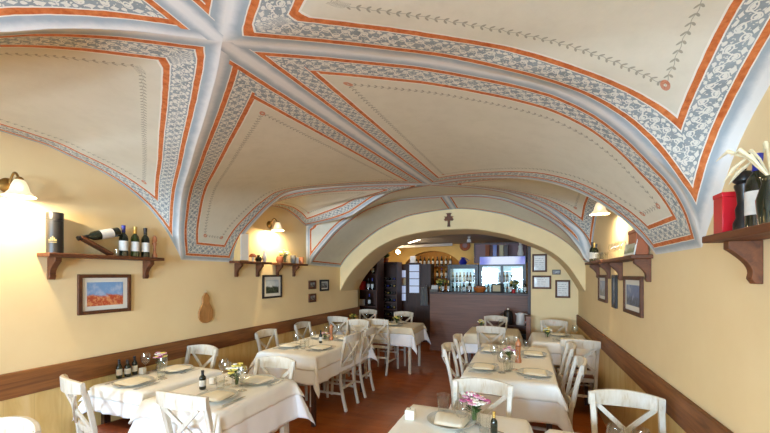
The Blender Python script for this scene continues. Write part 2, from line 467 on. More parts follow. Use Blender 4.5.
def patch_P4():
    N = 60; h = []
    for near in (True, False):
        yf = Y0R if near else 2.2; Y = yf-(yf-YA)*pw(N, 1.5); t = (yf-Y)/(yf-YA)
        wall = np.stack([np.full(N, XR), Y, zwall(Y, False)], 1)
        h.append(rule(wall, np.stack([XR+(XC-XR)*t, Y, zR1(t)], 1), 84))
    return np.concatenate([h[0][:-1], h[1][::-1]])
def patch_lun(X0, y0, y1, zn, zf, zw):
    N = 44
    Yn = y0+(YB-y0)*pw(N, 1.6); tn = (Yn-y0)/(YB-y0); Yf = (y1+(YB-y1)*pw(N, 1.6))[::-1]; tf = (Yf-y1)/(YB-y1)
    wn = np.stack([np.full(N, X0), Yn, zw(Yn)], 1); wf = np.stack([np.full(N, X0), Yf, zw(Yf)], 1)
    gn = np.stack([X0+(XC-X0)*tn, Yn, zn(tn)], 1); gf = np.stack([X0+(XC-X0)*tf, Yf, zf(tf)], 1)
    return np.concatenate([rule(wn, gn, 60)[:-1], rule(wf, gf, 60)])
Y5L, Y5R, YC5 = 4.87, 5.45, 5.2
def edge5(left, t):
    X0, Y0 = (XL, Y5L) if left else (XR, Y5R)
    return np.stack([X0+(XC-X0)*t, Y0+(YC5-Y0)*t, (z5L if left else z5R)(t)], 1)
def patch_P5(left):
    t = pw(70, 1.6); a = edge5(left, t); b = a.copy(); b[:, 1] = 5.9; b[:, 2] = zO(a[:, 0]); return rule(a, b, 24)
def patch_T():
    t = pw(70, 1.5); b = edge5(True, t); a = b.copy()
    k = b[:, 2] < 2.367; t0 = t[~k][0]
    a[k, 0] = XL; a[k, 1] = 4.79
    tt = np.clip((t-t0)/(1-t0), 0, 1)[~k]; a[~k, 0] = XL+(XC-XL)*tt; a[~k, 1] = 4.79+(YB-4.79)*tt; a[~k, 2] = zFL(tt)
    return rule(a, b, 24)
def patch_TR():
    t = pw(60, 1.5); b = edge5(False, t); a = np.stack([XR+(XC-XR)*t, 5.4+(YB-5.4)*t, zFR(t)], 1); return rule(a, b, 20)
def borders(P, sides):
    out = []
    if 'a' in sides: out.append(P[:, 0])
    if 'b' in sides: out.append(P[:, -1])
    if '0' in sides: out.append(P[0])
    if '1' in sides: out.append(P[-1])
    return out
def polydist(Q, C):
    """distance and arclength of points Q to polyline C"""
    A = C[:-1]; D = C[1:]-A; L2 = (D*D).sum(1)+1e-12; s0 = np.concatenate([[0], np.cumsum(np.sqrt(L2))])[:-1]
    best = np.full(len(Q), 1e9); bs = np.zeros(len(Q))
    for i in range(len(A)):
        t = np.clip(((Q-A[i])@D[i])/L2[i], 0, 1); R = Q-A[i]-t[:, None]*D[i]; d = np.sqrt((R*R).sum(1))
        m = d < best; best[m] = d[m]; bs[m] = s0[i]+t[m]*math.sqrt(L2[i])
    return best, bs
ceil_v, ceil_f, att = [], [], {'ed': [], 'es': [], 'ed2': [], 'sty': []}
def add_patch(P, sides, sty, offs=None, mirror=True):
    P = np.asarray(P, float); nu, nv = P.shape[:2]; V = P.reshape(-1, 3)
    E = borders(P, sides); offs = offs or {}
    E = [e[np.r_[True, np.linalg.norm(np.diff(e, axis=0), axis=1) > 1e-5]] for e in E]
    keys = [k for k in 'ab01' if k in sides]
    DD = []; SS = []
    for k, e in zip(keys, E):
        d, s = polydist(V, e); DD.append(d+offs.get(k, 0)); SS.append(s)
    DD = np.array(DD); SS = np.array(SS)
    idx = np.arange(nu*nv).reshape(nu, nv)
    F4 = np.stack([idx[:-1, :-1], idx[:-1, 1:], idx[1:, 1:], idx[1:, :-1]], -1).reshape(-1, 4)
    fc = DD[:, F4].mean(2); near = fc.argmin(0); second = DD.copy()
    ed = DD[near[:, None], F4]; es = SS[near[:, None], F4]
    if len(DD) > 1:
        M = DD[:, F4].copy(); M[near, np.arange(len(F4))] = 9; e2 = M.min(0)
    else: e2 = np.full(ed.shape, 9.)
    for mir in ((False, True) if mirror else (False,)):
        W = V.copy()
        if mir: W[:, 1] = 2*YA-W[:, 1]
        base = sum(len(x) for x in ceil_v)
        ceil_v.append(W); ceil_f.append((F4[:, ::-1] if mir else F4)+base)
        r = slice(None, None, -1) if mir else slice(None)
        att['ed'].append(ed[:, r].ravel()); att['es'].append(es[:, r].ravel()); att['ed2'].append(e2[:, r].ravel())
        att['sty'].append(np.full(ed.size, float(sty)))
RW = -.0
G = .022
add_patch(patch_P1(), 'ab', 0, {'a': .05, 'b': G}, mirror=False)
add_patch(patch_P4(), 'ab', 0, {'a': .0, 'b': G}, mirror=False)
for nr in (False, True):
    add_patch(patch_P2(nr), 'ab01', 0, {'a': G, 'b': G, '1' if not nr else '0': .015, '0' if not nr else '1': .03}, mirror=False)
    add_patch(patch_P3(nr), 'ab01', 0, {'a': G, 'b': G, '1' if not nr else '0': .015, '0' if not nr else '1': .03}, mirror=False)
add_patch(patch_lun(XL, 3.265, 4.79, zBL, zFL, zW2L), 'ab', 0, {'a': .06, 'b': .03})
add_patch(patch_lun(XR, 2.87, 5.4, zBR, zFR, zW2R), 'ab', 0, {'a': .06, 'b': .03})
add_patch(patch_P5(True), 'ab01', 1, {'a': .02, 'b': .02, '0': .02, '1': .02})
add_patch(patch_P5(False), 'ab01', 1, {'a': .02, 'b': .02, '0': .02, '1': .02})
add_patch(patch_T(), 'ab', 1, {'a': .02, 'b': .03})
add_patch(patch_TR(), 'ab', 1, {'a': .0, 'b': .02})
V = np.concatenate(ceil_v); Fc = np.concatenate(ceil_f)
me = bpy.data.meshes.new('ceiling'); me.from_pydata(V.tolist(), [], Fc.tolist()); me.update()
me.materials.append(M_vault); me.polygons.foreach_set('use_smooth', [True]*len(me.polygons))
for k, v in att.items():
    a = me.attributes.new(k, 'FLOAT', 'CORNER'); a.data.foreach_set('value', np.concatenate(v).astype(np.float32))
ceiling = bpy.data.objects.new('ceiling', me); COL.objects.link(ceiling); struct(ceiling)

# ------------------------------------------------------------------ walls, floor
def tops(Y, left):
    y = Y if Y >= YA else 2*YA-Y
    if left:
        if (Y >= YA and y <= 2.6) or Y0L <= Y < YA: return float(zwall(Y, True))
        if y < 3.265: return 1.75
        if y <= 4.79: return float(zW2L(y))
        return 1.757 if y <= 5.9 else 2.42
    if (Y >= YA and y <= 2.2) or Y0R <= Y < YA: return float(zwall(Y, False))
    if y < 2.87: return 1.735
    if y <= 5.4: return float(zW2R(y))
    return 1.765 if y <= 5.9 else 2.42
def side_wall(X0, left, y0, y1, name):
    sg = -1 if left else 1
    ys = np.linspace(y0, y1, 300); extra = [4.7899, 4.7901, 5.8999, 5.9001, 2*YA-4.7899, 2*YA-4.7901]
    ys = np.array(sorted(list(ys)+[e for e in extra if y0 < e < y1]))
    mb = MB()
    mb.grid([[(X0, y, 0), (X0, y, .9), (X0, y, tops(y, left)), (X0+sg*.25, y, tops(y, left)), (X0+sg*.25, y, 0)] for y in ys])
    return struct(mb.obj(name, M_wall, smooth=False))
side_wall(XL, True, YN, 6.7, 'wall_left'); side_wall(XR, False, YN, 6.93, 'wall_right')
struct(MB().bb(-4.8, 1.05, YN-.25, 10.5, -.12, 0).obj('floor', M_floor, smooth=False))
def dado(X0, sg, y0, y1, k, z0=.78, z1=.95):
    struct(MB().bb(X0, X0+sg*.028, y0, y1, z0, z1).obj('trim_%d' % k, M_dado, bevel=.006))
    struct(MB().bb(X0, X0+sg*.014, y0, y1, 0, z0).obj('trim_%d' % (k+1), M_wains))
dado(XL, 1, YN, 6.7, 1); dado(XR, -1, YN, 6.67, 3)
# arch wall between dining room and bar: front face, soffit, back face
xs = XL+(XR-XL)*(.5-.5*np.cos(np.linspace(0, PI, 90)))
mb = MB()
mb.grid([[(x, 6.65, 2.75), (x, 5.9, 2.75), (x, 5.9, max(float(zO(x))+.01, float(zI(x)))), (x, 5.9, float(zI(x))), (x, 5.93, float(zI(x))-.012)] for x in xs])
struct(mb.obj('wall_far', M_ochre, smooth=False))
mb = MB(); mb.grid([[(x, 5.93, float(zI(x))-.012), (x, 6.3, float(zI(x))-.012), (x, 6.65, float(zI(x))-.012), (x, 6.66, float(zI(x))), (x, 6.66, 2.75)] for x in xs])
struct(mb.obj('wall_far_soffit', M_ochre, smooth=True))
# side piece carrying the certificates
mb = MB(); mb.bb(.08, XR+.02, 6.67, 6.92, 0, 2.45)
struct(mb.obj('wall_certificates', M_wall, smooth=False))
# near wall behind the camera, with two windows
mb = MB(); WZ0, WZ1 = .85, 2.0; wins = [(-2.75, -1.45), (-.75, .45)]
def nb(x0, x1, z0, z1): mb.bb(x0, x1, YN-.25, YN, z0, z1)
nb(XL-.2, XR+.2, 0, WZ0); nb(XL-.2, XR+.2, WZ1, 2.8); nb(XL-.2, -2.75, WZ0, WZ1); nb(-1.45, -.75, WZ0, WZ1); nb(.45, XR+.2, WZ0, WZ1)
struct(mb.obj('wall_near', M_wall, smooth=False))
for i, (a, b) in enumerate(wins):
    w = struct(thing('window_%d' % (i+1), '', '')); del w['label']; del w['category']
    m = MB()
    for x0, x1, z0, z1 in ((a, a+.05, WZ0, WZ1), (b-.05, b, WZ0, WZ1), (a, b, WZ0, WZ0+.05), (a, b, WZ1-.05, WZ1), ((a+b)/2-.025, (a+b)/2+.025, WZ0, WZ1)):
        m.bb(x0, x1, YN-.14, YN-.08, z0, z1)
    m.obj('window_frame', M_shelf, w); MB().bb(a+.05, b-.05, YN-.113, YN-.107, WZ0+.05, WZ1-.05).obj('window_pane', M_glass, w)
# back room shell
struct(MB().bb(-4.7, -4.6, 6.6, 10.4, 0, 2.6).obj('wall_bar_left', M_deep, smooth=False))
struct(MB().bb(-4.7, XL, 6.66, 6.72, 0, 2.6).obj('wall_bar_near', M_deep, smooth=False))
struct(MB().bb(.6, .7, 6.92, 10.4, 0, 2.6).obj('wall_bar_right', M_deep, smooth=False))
struct(MB().bb(-4.7, .8, 6.6, 10.4, 2.48, 2.6).obj('ceiling_bar', M_greyceil, smooth=False))
# back wall with arched niche
NX0, NX1, NZ = -3.45, -1.62, 2.30
mb = MB()
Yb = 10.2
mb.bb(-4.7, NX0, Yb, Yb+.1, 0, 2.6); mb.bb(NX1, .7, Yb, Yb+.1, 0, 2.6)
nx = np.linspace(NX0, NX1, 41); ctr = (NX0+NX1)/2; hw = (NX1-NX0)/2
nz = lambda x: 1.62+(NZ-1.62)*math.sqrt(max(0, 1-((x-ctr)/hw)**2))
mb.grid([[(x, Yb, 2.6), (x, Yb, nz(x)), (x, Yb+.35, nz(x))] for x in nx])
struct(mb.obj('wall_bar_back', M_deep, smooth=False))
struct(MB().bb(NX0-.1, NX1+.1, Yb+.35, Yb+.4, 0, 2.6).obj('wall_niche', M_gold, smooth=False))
mb = MB(); mb.tube([(-3.9, 8.9, 2.33), (-1.9, 9.9, 2.44)], .05, r2=.035)
struct(mb.obj('beam', M_white_pl))

# ------------------------------------------------------------------ chairs
def chair_proto():
    P = Proto('dining_chair', 'chair')
    sf = MB(); 
    poly = [(-.185, -.19), (.185, -.19), (.215, .20), (-.215, .20)]
    sf.prism(poly, .045, lambda a, b, c: (a, b, .405+c)); P.part('seat_frame', sf, M_chair, bevel=.006)
    pad = MB(); rows = []
    for i in range(13):
        v = -1+2*i/12; row = []
        for j in range(13):
            u = -1+2*j/12; hwid = .168+.02*(v+1)/2+.004
            e = max(abs(u), abs(v)); h = .024*(1-e**6)**.5 if e < 1 else 0
            row.append((u*hwid, .005+v*.178, .4505+h))
        rows.append(row)
    pad.grid(rows); P.part('seat', pad, M_seat)
    for sx in (-1, 1):
        m = MB(); m.tube([(sx*.195, .18, .405), (sx*.198, .183, .2), (sx*.2, .186, 0)], [.019, .017, .013], r2=.017); P.part('leg', m, M_chair, bevel=.003)
    for sx in (-1, 1):
        pts = []; 
        for z in np.linspace(0, .88, 15):
            y = -.21 - .075*((.42-z)/.42)**1.6 if z < .42 else -.21-.085*((z-.42)/.46)**1.5
            pts.append((sx*(.165+.03*z), y, z))
        m = MB(); m.tube(pts, .0165, r2=.015, up=(0, 1, 0)); P.part('back_post', m, M_chair, bevel=.003)
    # curved top rail
    m = MB(); n = 13; fr = []; 
    for j in range(n):
        u = -1+2*j/(n-1); x = u*.213; by = -.335+.045*u*u
        zt = .905-.018*u*u; zb = .808+.006*u*u
        fr.append([(x, by+.012, zb), (x, by-.012, zb), (x, by-.016, zt-.006), (x, by-.010, zt), (x, by+.006, zt), (x, by+.010, zt-.006)])
    k = 6; vs = [p for r_ in fr for p in r_]; fs = [(i*k+a, i*k+(a+1) % k, (i+1)*k+(a+1) % k, (i+1)*k+a) for i in range(n-1) for a in range(k)]
    fs += [tuple(range(k)), tuple((n-1)*k+a for a in range(k-1, -1, -1))]
    m.add(vs, fs); P.part('top_rail', m, M_chair)
    m = MB(); m.tube([(-.178, -.213, .53), (0, -.235, .53), (.178, -.213, .53)], .011, r2=.02); P.part('lower_rail', m, M_chair, bevel=.003)
    for sx in (-1, 1):
        m = MB(); pts = []
        for i in range(9):
            q = i/8; u = sx*(-.165+.33*q); z = .815-.275*q
            y = -.232-.085*((z-.53)/.3)**1.3 -.018*(1-(2*q-1)**2) + (.006*sx) if z > .53 else -.225+.006*sx
            pts.append((u, y, z))
        m.tube(pts, .014, r2=.006, up=(0, 1, 0)); P.part('cross_slat', m, M_chair)
    for a, b in (((-.195, .18, .2), (-.172, -.235, .2)), ((.195, .18, .2), (.172, -.235, .2)), ((-.17, -.24, .27), (.17, -.24, .27)), ((-.198, .183, .28), (.198, .183, .28))):
        m = MB(); m.tube([a, b], .009, r2=.012); P.part('stretcher', m, M_chair)
    return P
CH = chair_proto()
for _p in CH.parts:
    for _v in _p[1].vertices: _v.co.x *= .91
chairs = [
 (-2.84, 1.81, -13, 'cream cross-back chair with brown leather seat at the near end of the left wall table'),
 (-1.94, 1.86, 3, 'cream cross-back chair at the near end of the front left table'),
 (-2.975, 2.36, 180, 'cream cross-back chair by the wall under the gourd-shaped board, behind the left wall table'),
 (-1.95, 2.20, 184, 'cream cross-back chair between the front left table and the long left table'),
 (-2.79, 3.72, -90, 'cream cross-back chair against the left wall, nearer of two beside the long left table'),
 (-2.79, 4.52, -90, 'cream cross-back chair against the left wall, farther of two beside the long left table'),
 (-2.24, 3.92, 88, 'cream cross-back chair on the aisle side of the long left table, nearer of the pair'),
 (-2.24, 4.42, 92, 'cream cross-back chair on the aisle side of the long left table, farther of the pair'),
 (-2.22, 5.62, 0, 'cream cross-back chair before the far left wide table, on its aisle side'),
 (-2.98, 5.70, 0, 'cream cross-back chair in the wall corner in front of the far left wide table'),
 (-2.45, 4.80, 180, 'cream cross-back chair at the far end of the long left table'),
 (-2.98, 6.38, 180, 'cream cross-back chair behind the far left wide table, under the dark shelves'),
 (-2.17, 6.22, 180, 'cream cross-back chair behind the far left wide table, before the glazed cabinet'),
 (-.45, 5.42, 0, 'pale cross-back chair at the near side of the small table before the bar counter'),
 (-.48, 6.12, 180, 'pale cross-back chair at the far side of the small table, against the bar counter'),
 (.55, 4.72, 0, 'cream cross-back chair with brown seat before the small table under the certificates'),
 (.40, 5.86, 180, 'cream cross-back chair beneath the framed certificates, behind the small right table'),
 (.12, 3.40, 90, 'cream cross-back chair on the right side of the long right table, nearer of two'),
 (.12, 4.08, 90, 'cream cross-back chair on the right side of the long right table, farther of two'),
 (-.44, 3.62, -90, 'cream cross-back chair on the aisle side of the long right table, nearer of two'),
 (-.44, 4.22, -90, 'cream cross-back chair on the aisle side of the long right table, farther of two'),
 (-.27, 2.16, 180, 'cream cross-back chair between the front centre table and the long right table'),
 (.55, 2.22, 180, 'cream cross-back chair beside the right wall at the bottom right table'),
 (-2.27, .66, 180, 'pale chair back peeking in at the bottom left corner'),
]
for x, y, rz, lb in chairs: CH.make(lb, (x, y, 0), math.radians(rz), 'cream cross-back dining chairs')

# ------------------------------------------------------------------ tables and cloths
TT = .745
def cloth(x0, x1, y0, y1, zt, hang, seed, grow=0., amp=.012, flare=.07, cornerout=.26):
    rnd = random.Random(seed); ph = [rnd.uniform(0, 6.28) for _ in range(6)]
    W, D = x1-x0, y1-y0; cx, cy = (x0+x1)/2, (y0+y1)/2
    step = .018
    def axis(Lh):
        nt = max(6, int(Lh/.05)); nh = max(5, int(hang/step))
        a = np.concatenate([-Lh/2-hang*(1-np.linspace(0, 1, nh, endpoint=False)), [-Lh/2], ])
        mid = np.linspace(-Lh/2, Lh/2, nt+1)[1:-1]
        return np.concatenate([a, mid, [Lh/2], Lh/2+hang*np.linspace(0, 1, nh+1)[1:]])
    U, Vv = axis(W), axis(D); rows = []
    for u in U:
        row = []
        for v in Vv:
            ex, ey = max(abs(u)-W/2, 0), max(abs(v)-D/2, 0)
            sx, sy = (1 if u > 0 else -1), (1 if v > 0 else -1)
            bx, by = min(max(u, -W/2), W/2), min(max(v, -D/2), D/2)
            d = math.hypot(ex, ey)
            if d < 1e-6:
                row.append((cx+bx, cy+by, zt+.0008*math.sin(9*bx+ph[0])*math.sin(8*by+ph[1]))); continue
            th = math.atan2(ey, ex); s2 = math.sin(2*th)
            al = flare + cornerout*s2**1.5
            dirx, diry = math.cos(th)*sx, math.sin(th)*sy
            q = d/hang
            sc = bx*1.0 if ey > ex else by*1.0
            wv = amp*min(1, q)*(1+math.sin(sc*24+ph[2]+sx+2*sy))*(.6+.4*math.sin(sc*9+ph[3])) + .006*q*math.sin(sc*55+ph[4])
            wv += .02*q*abs(math.sin(th*4+ph[5]))*s2
            out = grow + math.sin(al)*d + wv + .006*min(1, d/.02)
            z = zt - math.cos(al)*max(0, d-.004)
            gx = .002 if grow > .005 else 0
            row.append((min(max(cx+bx+dirx*out, XL+.017+gx), XR-.017-gx), cy+by+diry*out, z))
        rows.append(row)
    return MB().grid(rows)
def solidify(o, t):
    m = o.modifiers.new('thickness', 'SOLIDIFY'); m.thickness = t; m.offset = 1
# name, x0,x1,y0,y1, base hang, topper hang, topper material
tables = [
 ('left wall table', -3.10, -2.56, 1.77, 2.46, .19, .09, M_topper),
 ('front left table', -2.42, -1.76, 1.69, 2.44, .30, .12, M_topper),
 ('long left table', -2.76, -2.04, 3.22, 4.52, .29, .15, M_topper),
 ('far left wide table', -3.08, -1.70, 5.52, 6.18, .30, .11, M_topper2),
 ('long right table', -.50, .22, 3.05, 4.58, .29, .13, M_topper),
 ('certificate wall table', .09, .74, 4.98, 5.78, .28, .14, M_topper),
 ('bar side table', -.82, -.12, 5.32, 6.05, .28, .15, M_topper2),
 ('front centre table', -.69, .0, 1.45, 2.27, .29, .16, M_topper),
 ('bottom right corner table', .12, .74, 1.35, 2.18, .29, .16, M_topper)]
for i, (nm, x0, x1, y0, y1, h, ht, mt) in enumerate(tables):
    t = thing('dining_table', 'cloth-covered dining table, the %s' % nm, 'table', ((x0+x1)/2, (y0+y1)/2, 0), 0, 'cloth covered dining tables')
    W, D = x1-x0, y1-y0
    MB().bb(-W/2, W/2, -D/2, D/2, TT-.03, TT).obj('tabletop', M_dkwood, t)
    for sx in (-1, 1):
        for sy in (-1, 1):
            px, py = sx*(W/2-.05), sy*(D/2-.05)
            MB().tube([(px, py, TT-.03), (px, py, 0)], [.026, .018], r2=.02).obj('leg', M_chair if i in (1, 3) else M_dkwood, t)
    c = cloth(x0, x1, y0, y1, TT+.003, h, 30+i, grow=.002).obj('tablecloth', M_cloth, angle=70)
    tag(c, 'long white tablecloth of the %s' % nm, 'tablecloth', 'white tablecloths'); solidify(c, .0015)
    c = cloth(x0, x1, y0, y1, TT+.0065, ht, 30+i, grow=.007, amp=.012*ht/h*1.15, cornerout=.27).obj('table_topper', mt, angle=70)
    tag(c, '%s linen topper over the cloth of the %s' % ('sand' if mt is M_topper2 else 'ivory', nm), 'table topper', 'linen toppers'); solidify(c, .0015)
ZT = TT+.0095

# tableware prototypes
PL = Proto('dinner_plate', 'plate')
m = MB(); m.lathe([(.0, .004), (.06, .004), (.09, .007), (.135, .019), (.138, .0205), (.134, .017), (.088, .003), (.06, 0), (0, 0)], n=36); PL.part('dinner_plate', m, M_plate)
_p0 = PL.part('rim', MB().lathe([(.115, .0145), (.1365, .0208), (.1385, .0205), (.137, .0185)], n=36, cap=False), M_rim, 0)
PL.parts[0] = ('dish',)+PL.parts[0][1:]
NK = Proto('napkin', 'napkin')
m = MB(); rows = []
for i in range(17):
    u = -1+2*i/16; row = []
    for j in range(13):
        v = -1+2*j/12
        e = max(abs(u), abs(v)); h = .012+.016*(1-abs(v)**2)*(1-.5*abs(u))+.006*abs(math.sin(u*7))
        if e > .98: h = .002
        row.append((u*.108*(1-.25*(v+1)/2), v*.092, h*.6+.006))
    rows.append(row)
m.grid(rows); NK.part('napkin', m, M_napkin, angle=60)
WG = Proto('wine_glass', 'glass')
m = MB(); m.lathe([(.0, .002), (.033, .001), (.034, .0025), (.006, .006), (.0035, .02), (.0035, .075), (.008, .083), (.026, .097), (.036, .118), (.037, .14), (.030, .178), (.0292, .178), (.0358, .14), (.0345, .119), (.024, .099), (.0, .086)], n=20); WG.part('wine_glass', m, M_glass)
TB = Proto('water_glass', 'glass')
m = MB(); m.lathe([(0, .0), (.026, 0), (.034, .09), (.0328, .09), (.025, .006), (0, .006)], n=20); TB.part('water_glass', m, M_glass)
FK = Proto('fork', 'fork')
m = MB(); m.tube([(0, -.095, .003), (0, -.02, .004), (0, .04, .004)], [.0055, .003, .0035], r2=.0012)
m.bb(-.011, .011, .038, .052, .003, .0055)
for k in range(4): m.tube([(-.009+.006*k, .052, .004), (-.009+.006*k, .095, .006)], .0013, r2=.001)
FK.part('fork', m, M_steel)
KN = Proto('knife', 'knife')
m = MB(); m.tube([(0, -.10, .003), (0, -.01, .004)], [.007, .005], r2=.002); m.tube([(0, -.01, .004), (.001, .06, .004), (.002, .105, .004)], [.008, .009, .002], r2=.0008)
KN.part('knife', m, M_steel)
def flower_proto(name, cols, n=22, r=.05, h=.13, seed=1):
    rnd = random.Random(seed); P = Proto(name, 'flowers')
    m = MB(); m.lathe([(0, 0), (.028, 0), (.031, .02), (.026, .06), (.030, .085), (.0288, .085), (.0245, .06), (.029, .02), (0, .005)], n=18); P.part('vase', m, M_glass)
    st = MB(); lf = MB()
    heads = {c: MB() for c in cols}
    for k in range(n):
        a = rnd.uniform(0, 6.28); q = math.sqrt(rnd.random()); x, y = q*r*math.cos(a), q*r*math.sin(a); z = h-.03*q*q+rnd.uniform(-.012, .012)
        st.tube([(x*.15, y*.15, .01), (x*.35, y*.35, .08), (x, y, z)], .0014, n=5)
        mb = heads[cols[k % len(cols)]]; rr = rnd.uniform(.009, .014)
        mb.ball((x, y, z), rr*.6, 5, (1, 1, .8))
        for j in range(6):
            b = j*PI/3+a; d = Vector((math.cos(b), math.sin(b), .35))*rr
            mb.ball((x+d.x, y+d.y, z+d.z*.7), rr*.62, 4, (1, 1, .55))
    for k in range(16):
        a = rnd.uniform(0, 6.28); q = rnd.uniform(.5, 1.05); x, y = q*r*math.cos(a), q*r*math.sin(a); z = h*.62+rnd.uniform(-.02, .03)
        t = Vector((math.cos(a+1.57), math.sin(a+1.57), 0))*.009
        lf.add([(x*.3, y*.3, z-.02), (x*.75+t.x, y*.75+t.y, z), (x*1.15, y*1.15, z+.005), (x*.75-t.x, y*.75-t.y, z+.003)], [(0, 1, 2, 3)])
    P.part('stems', st, M_leaf); P.part('leaves', lf, M_leaf)
    for c in cols: P.part('blossoms', heads[c], c)
    return P
FL_pink = flower_proto('flower_vase', [M_pink, M_whitep, M_magenta], n=26, r=.055, seed=3)
FL_yel = flower_proto('flower_vase', [M_yellow, M_pink, M_whitep, M_magenta], n=24, seed=4)
FL_white = flower_proto('flower_vase', [M_whitep, M_yellow], n=20, seed=5)
FL_green = flower_proto('flower_vase', [M_yellow, M_leaf], n=22, r=.06, seed=6)
def bottle_proto(name, glass, cap, h=.30, r=.0375, lab=True, cat='bottle', lmat=None):
    P = Proto(name, cat); k = h/.30
    P.part('glass_body', MB().lathe([(0, .004), (r*.8, 0), (r, .006), (r, .175*k), (r*.86, .20*k), (r*.42, .225*k), (r*.36, .24*k), (r*.36, .285*k), (r*.44, .287*k), (r*.44, h-.003), (0, h-.002)], n=22), glass)
    P.part('capsule', MB().lathe([(r*.45, .232*k), (r*.40, .25*k), (r*.47, .286*k), (r*.47, h), (0, h+.001)], n=18), cap)
    if lab: P.part('paper_label', MB().lathe([(r+.0006, .055*k), (r+.0006, .15*k)], n=22, cap=False), lmat or M_label)
    return P
B_blue = bottle_proto('wine_bottle', M_bottle, M_bluecap); B_gold = bottle_proto('wine_bottle', M_bottlegr, M_goldcap)
B_black = bottle_proto('wine_bottle', M_bottle, M_blackcap)
OIL = bottle_proto('oil_bottle', M_bottle, M_blackcap, .155, .021)
OILb = bottle_proto('vinegar_bottle', M_bottle, M_blackcap, .14, .024)
OILc = bottle_proto('oil_bottle', M_bottle, M_goldcap, .135, .018, lab=False)
PM = Proto('pepper_mill', 'pepper mill')
PM.part('mill_body', MB().lathe([(0, 0), (.028, 0), (.028, .02), (.020, .05), (.018, .09), (.024, .13), (.024, .14)], n=20), M_copper)
PM.part('mill_head', MB().lathe([(.016, .14), (.025, .148), (.024, .17), (.014, .19), (.006, .194), (.008, .203), (0, .208)], n=20), M_copper)
BOX = Proto('sugar_box', 'box'); BOX.part('sugar_box', MB().bb(-.022, .022, -.018, .018, 0, .05), M_topper, bevel=.003)
CUBE = Proto('candle_cube', 'candle holder'); CUBE.part('wax_block', MB().bb(-.028, .028, -.028, .028, 0, .055), M_whitep, bevel=.006)
CUBE.part('wick', MB().lathe([(.0015, .054), (.0012, .064), (0, .065)], n=6), M_black)
SALT = Proto('salt_shaker', 'shaker')
SALT.part('shaker_glass', MB().lathe([(0, 0), (.018, 0), (.016, .045), (0, .045)], n=16), M_glass); SALT.part('shaker_cap', MB().lathe([(.017, .045), (.016, .058), (0, .062)], n=16), M_steel)

def setting(x, y, rz, who, tb, glasses=True, cut=True):
    a = math.radians(rz); c, s = math.cos(a), math.sin(a)          # seat faces local +y
    R = lambda u, v: (x+u*c-v*s, y+u*s+v*c)
    PL.make('grey-rimmed plate at %s of the %s' % (who, tb), (x, y, ZT), a, 'dinner plates')
    NK.make('cream napkin at %s of the %s' % (who, tb), (x, y, ZT+.0065), a, 'folded napkins')
    if cut:
        px, py = R(-.165, -.01); FK.make('steel fork at %s of the %s' % (who, tb), (px, py, ZT+.001), a, 'forks')
        px, py = R(.165, -.01); KN.make('steel knife at %s of the %s' % (who, tb), (px, py, ZT+.001), a, 'knives')
    if glasses:
        px, py = R(.10, .165); WG.make('stemmed wine glass at %s of the %s' % (who, tb), (px, py, ZT), 0, 'wine glasses')
        px, py = R(.03, .205); TB.make('clear water tumbler at %s of the %s' % (who, tb), (px, py, ZT), 0, 'water tumblers')
setting(-2.85, 1.90, 0, 'the near end', 'left wall table'); setting(-2.90, 2.30, 180, 'the far end', 'left wall table', False)
WG.make('stemmed wine glass between the vase and the black bottles on the left wall table', (-3.03, 2.12, ZT), 0, 'wine glasses')
setting(-1.98, 1.88, 0, 'the near end', 'front left table', False); setting(-1.98, 2.29, 180, 'the far end', 'front left table', False)
WG.make('stemmed wine glass left of the white flowers on the front left table', (-2.14, 2.13, ZT), 0, 'wine glasses')
WG.make('stemmed wine glass at the aisle side of the flowers on the front left table', (-1.93, 2.07, ZT), 0, 'wine glasses')
TB.make('clear water tumbler beside the bottle on the front left table', (-2.12, 2.05, ZT), 0, 'water tumblers')
WG.make('stemmed wine glass nearest the wall on the front left table', (-2.24, 2.2, ZT), 0, 'wine glasses')
for x, y, rz, w in ((-2.60, 3.55, -90, 'the near wall seat'), (-2.60, 4.22, -90, 'the far wall seat'), (-2.2, 3.58, 90, 'the near aisle seat'), (-2.2, 4.22, 90, 'the far aisle seat')):
    setting(x, y, rz, w, 'long left table', cut=True)
for x, y, rz, w in ((-.36, 3.36, -90, 'the near aisle seat'), (-.36, 4.16, -90, 'the far aisle seat'), (.07, 3.32, 90, 'the near right seat'), (.07, 4.12, 90, 'the far right seat')):
    setting(x, y, rz, w, 'long right table')
for x, y, rz, w in ((-2.75, 5.70, 0, 'the near left seat'), (-2.1, 5.70, 0, 'the near right seat'), (-2.75, 6.0, 180, 'the far left seat'), (-2.1, 6.0, 180, 'the far right seat')):
    setting(x, y, rz, w, 'far left wide table', glasses=w.startswith('the near'))
setting(.5, 5.18, 0, 'the near side', 'certificate wall table'); setting(.42, 5.58, 180, 'the far side', 'certificate wall table', False)
setting(-.45, 5.50, 0, 'the near side', 'bar side table'); setting(-.45, 5.88, 180, 'the far side', 'bar side table', False)
setting(-.40, 2.06, 180, 'the far side', 'front centre table', False, False)
FK.make('steel fork on the cloth before the flowers of the front centre table', (-.2, 2.05, ZT+.001), 1.2, 'forks')
setting(.42, 1.98, 180, 'the far side', 'bottom right corner table', False)
TB.make('left of the two tall tumblers at the aisle corner of the front centre table', (-.475, 2.2, ZT), 0, 'water tumblers', 1.2)
TB.make('right of the two tall tumblers at the aisle corner of the front centre table', (-.395, 2.225, ZT), 0, 'water tumblers', 1.2)
WG.make('stemmed wine glass at the very bottom of the front centre table', (-.32, 1.93, ZT), 0, 'wine glasses')
TB.make('clear water tumbler beside the pink flowers on the front centre table', (-.21, 2.0, ZT), 0, 'water tumblers')
WG.make('left of the two stemmed wine glasses on the bottom right corner table', (.37, 1.86, ZT), 0, 'wine glasses')
WG.make('right of the two stemmed wine glasses on the bottom right corner table', (.465, 1.86, ZT), 0, 'wine glasses')
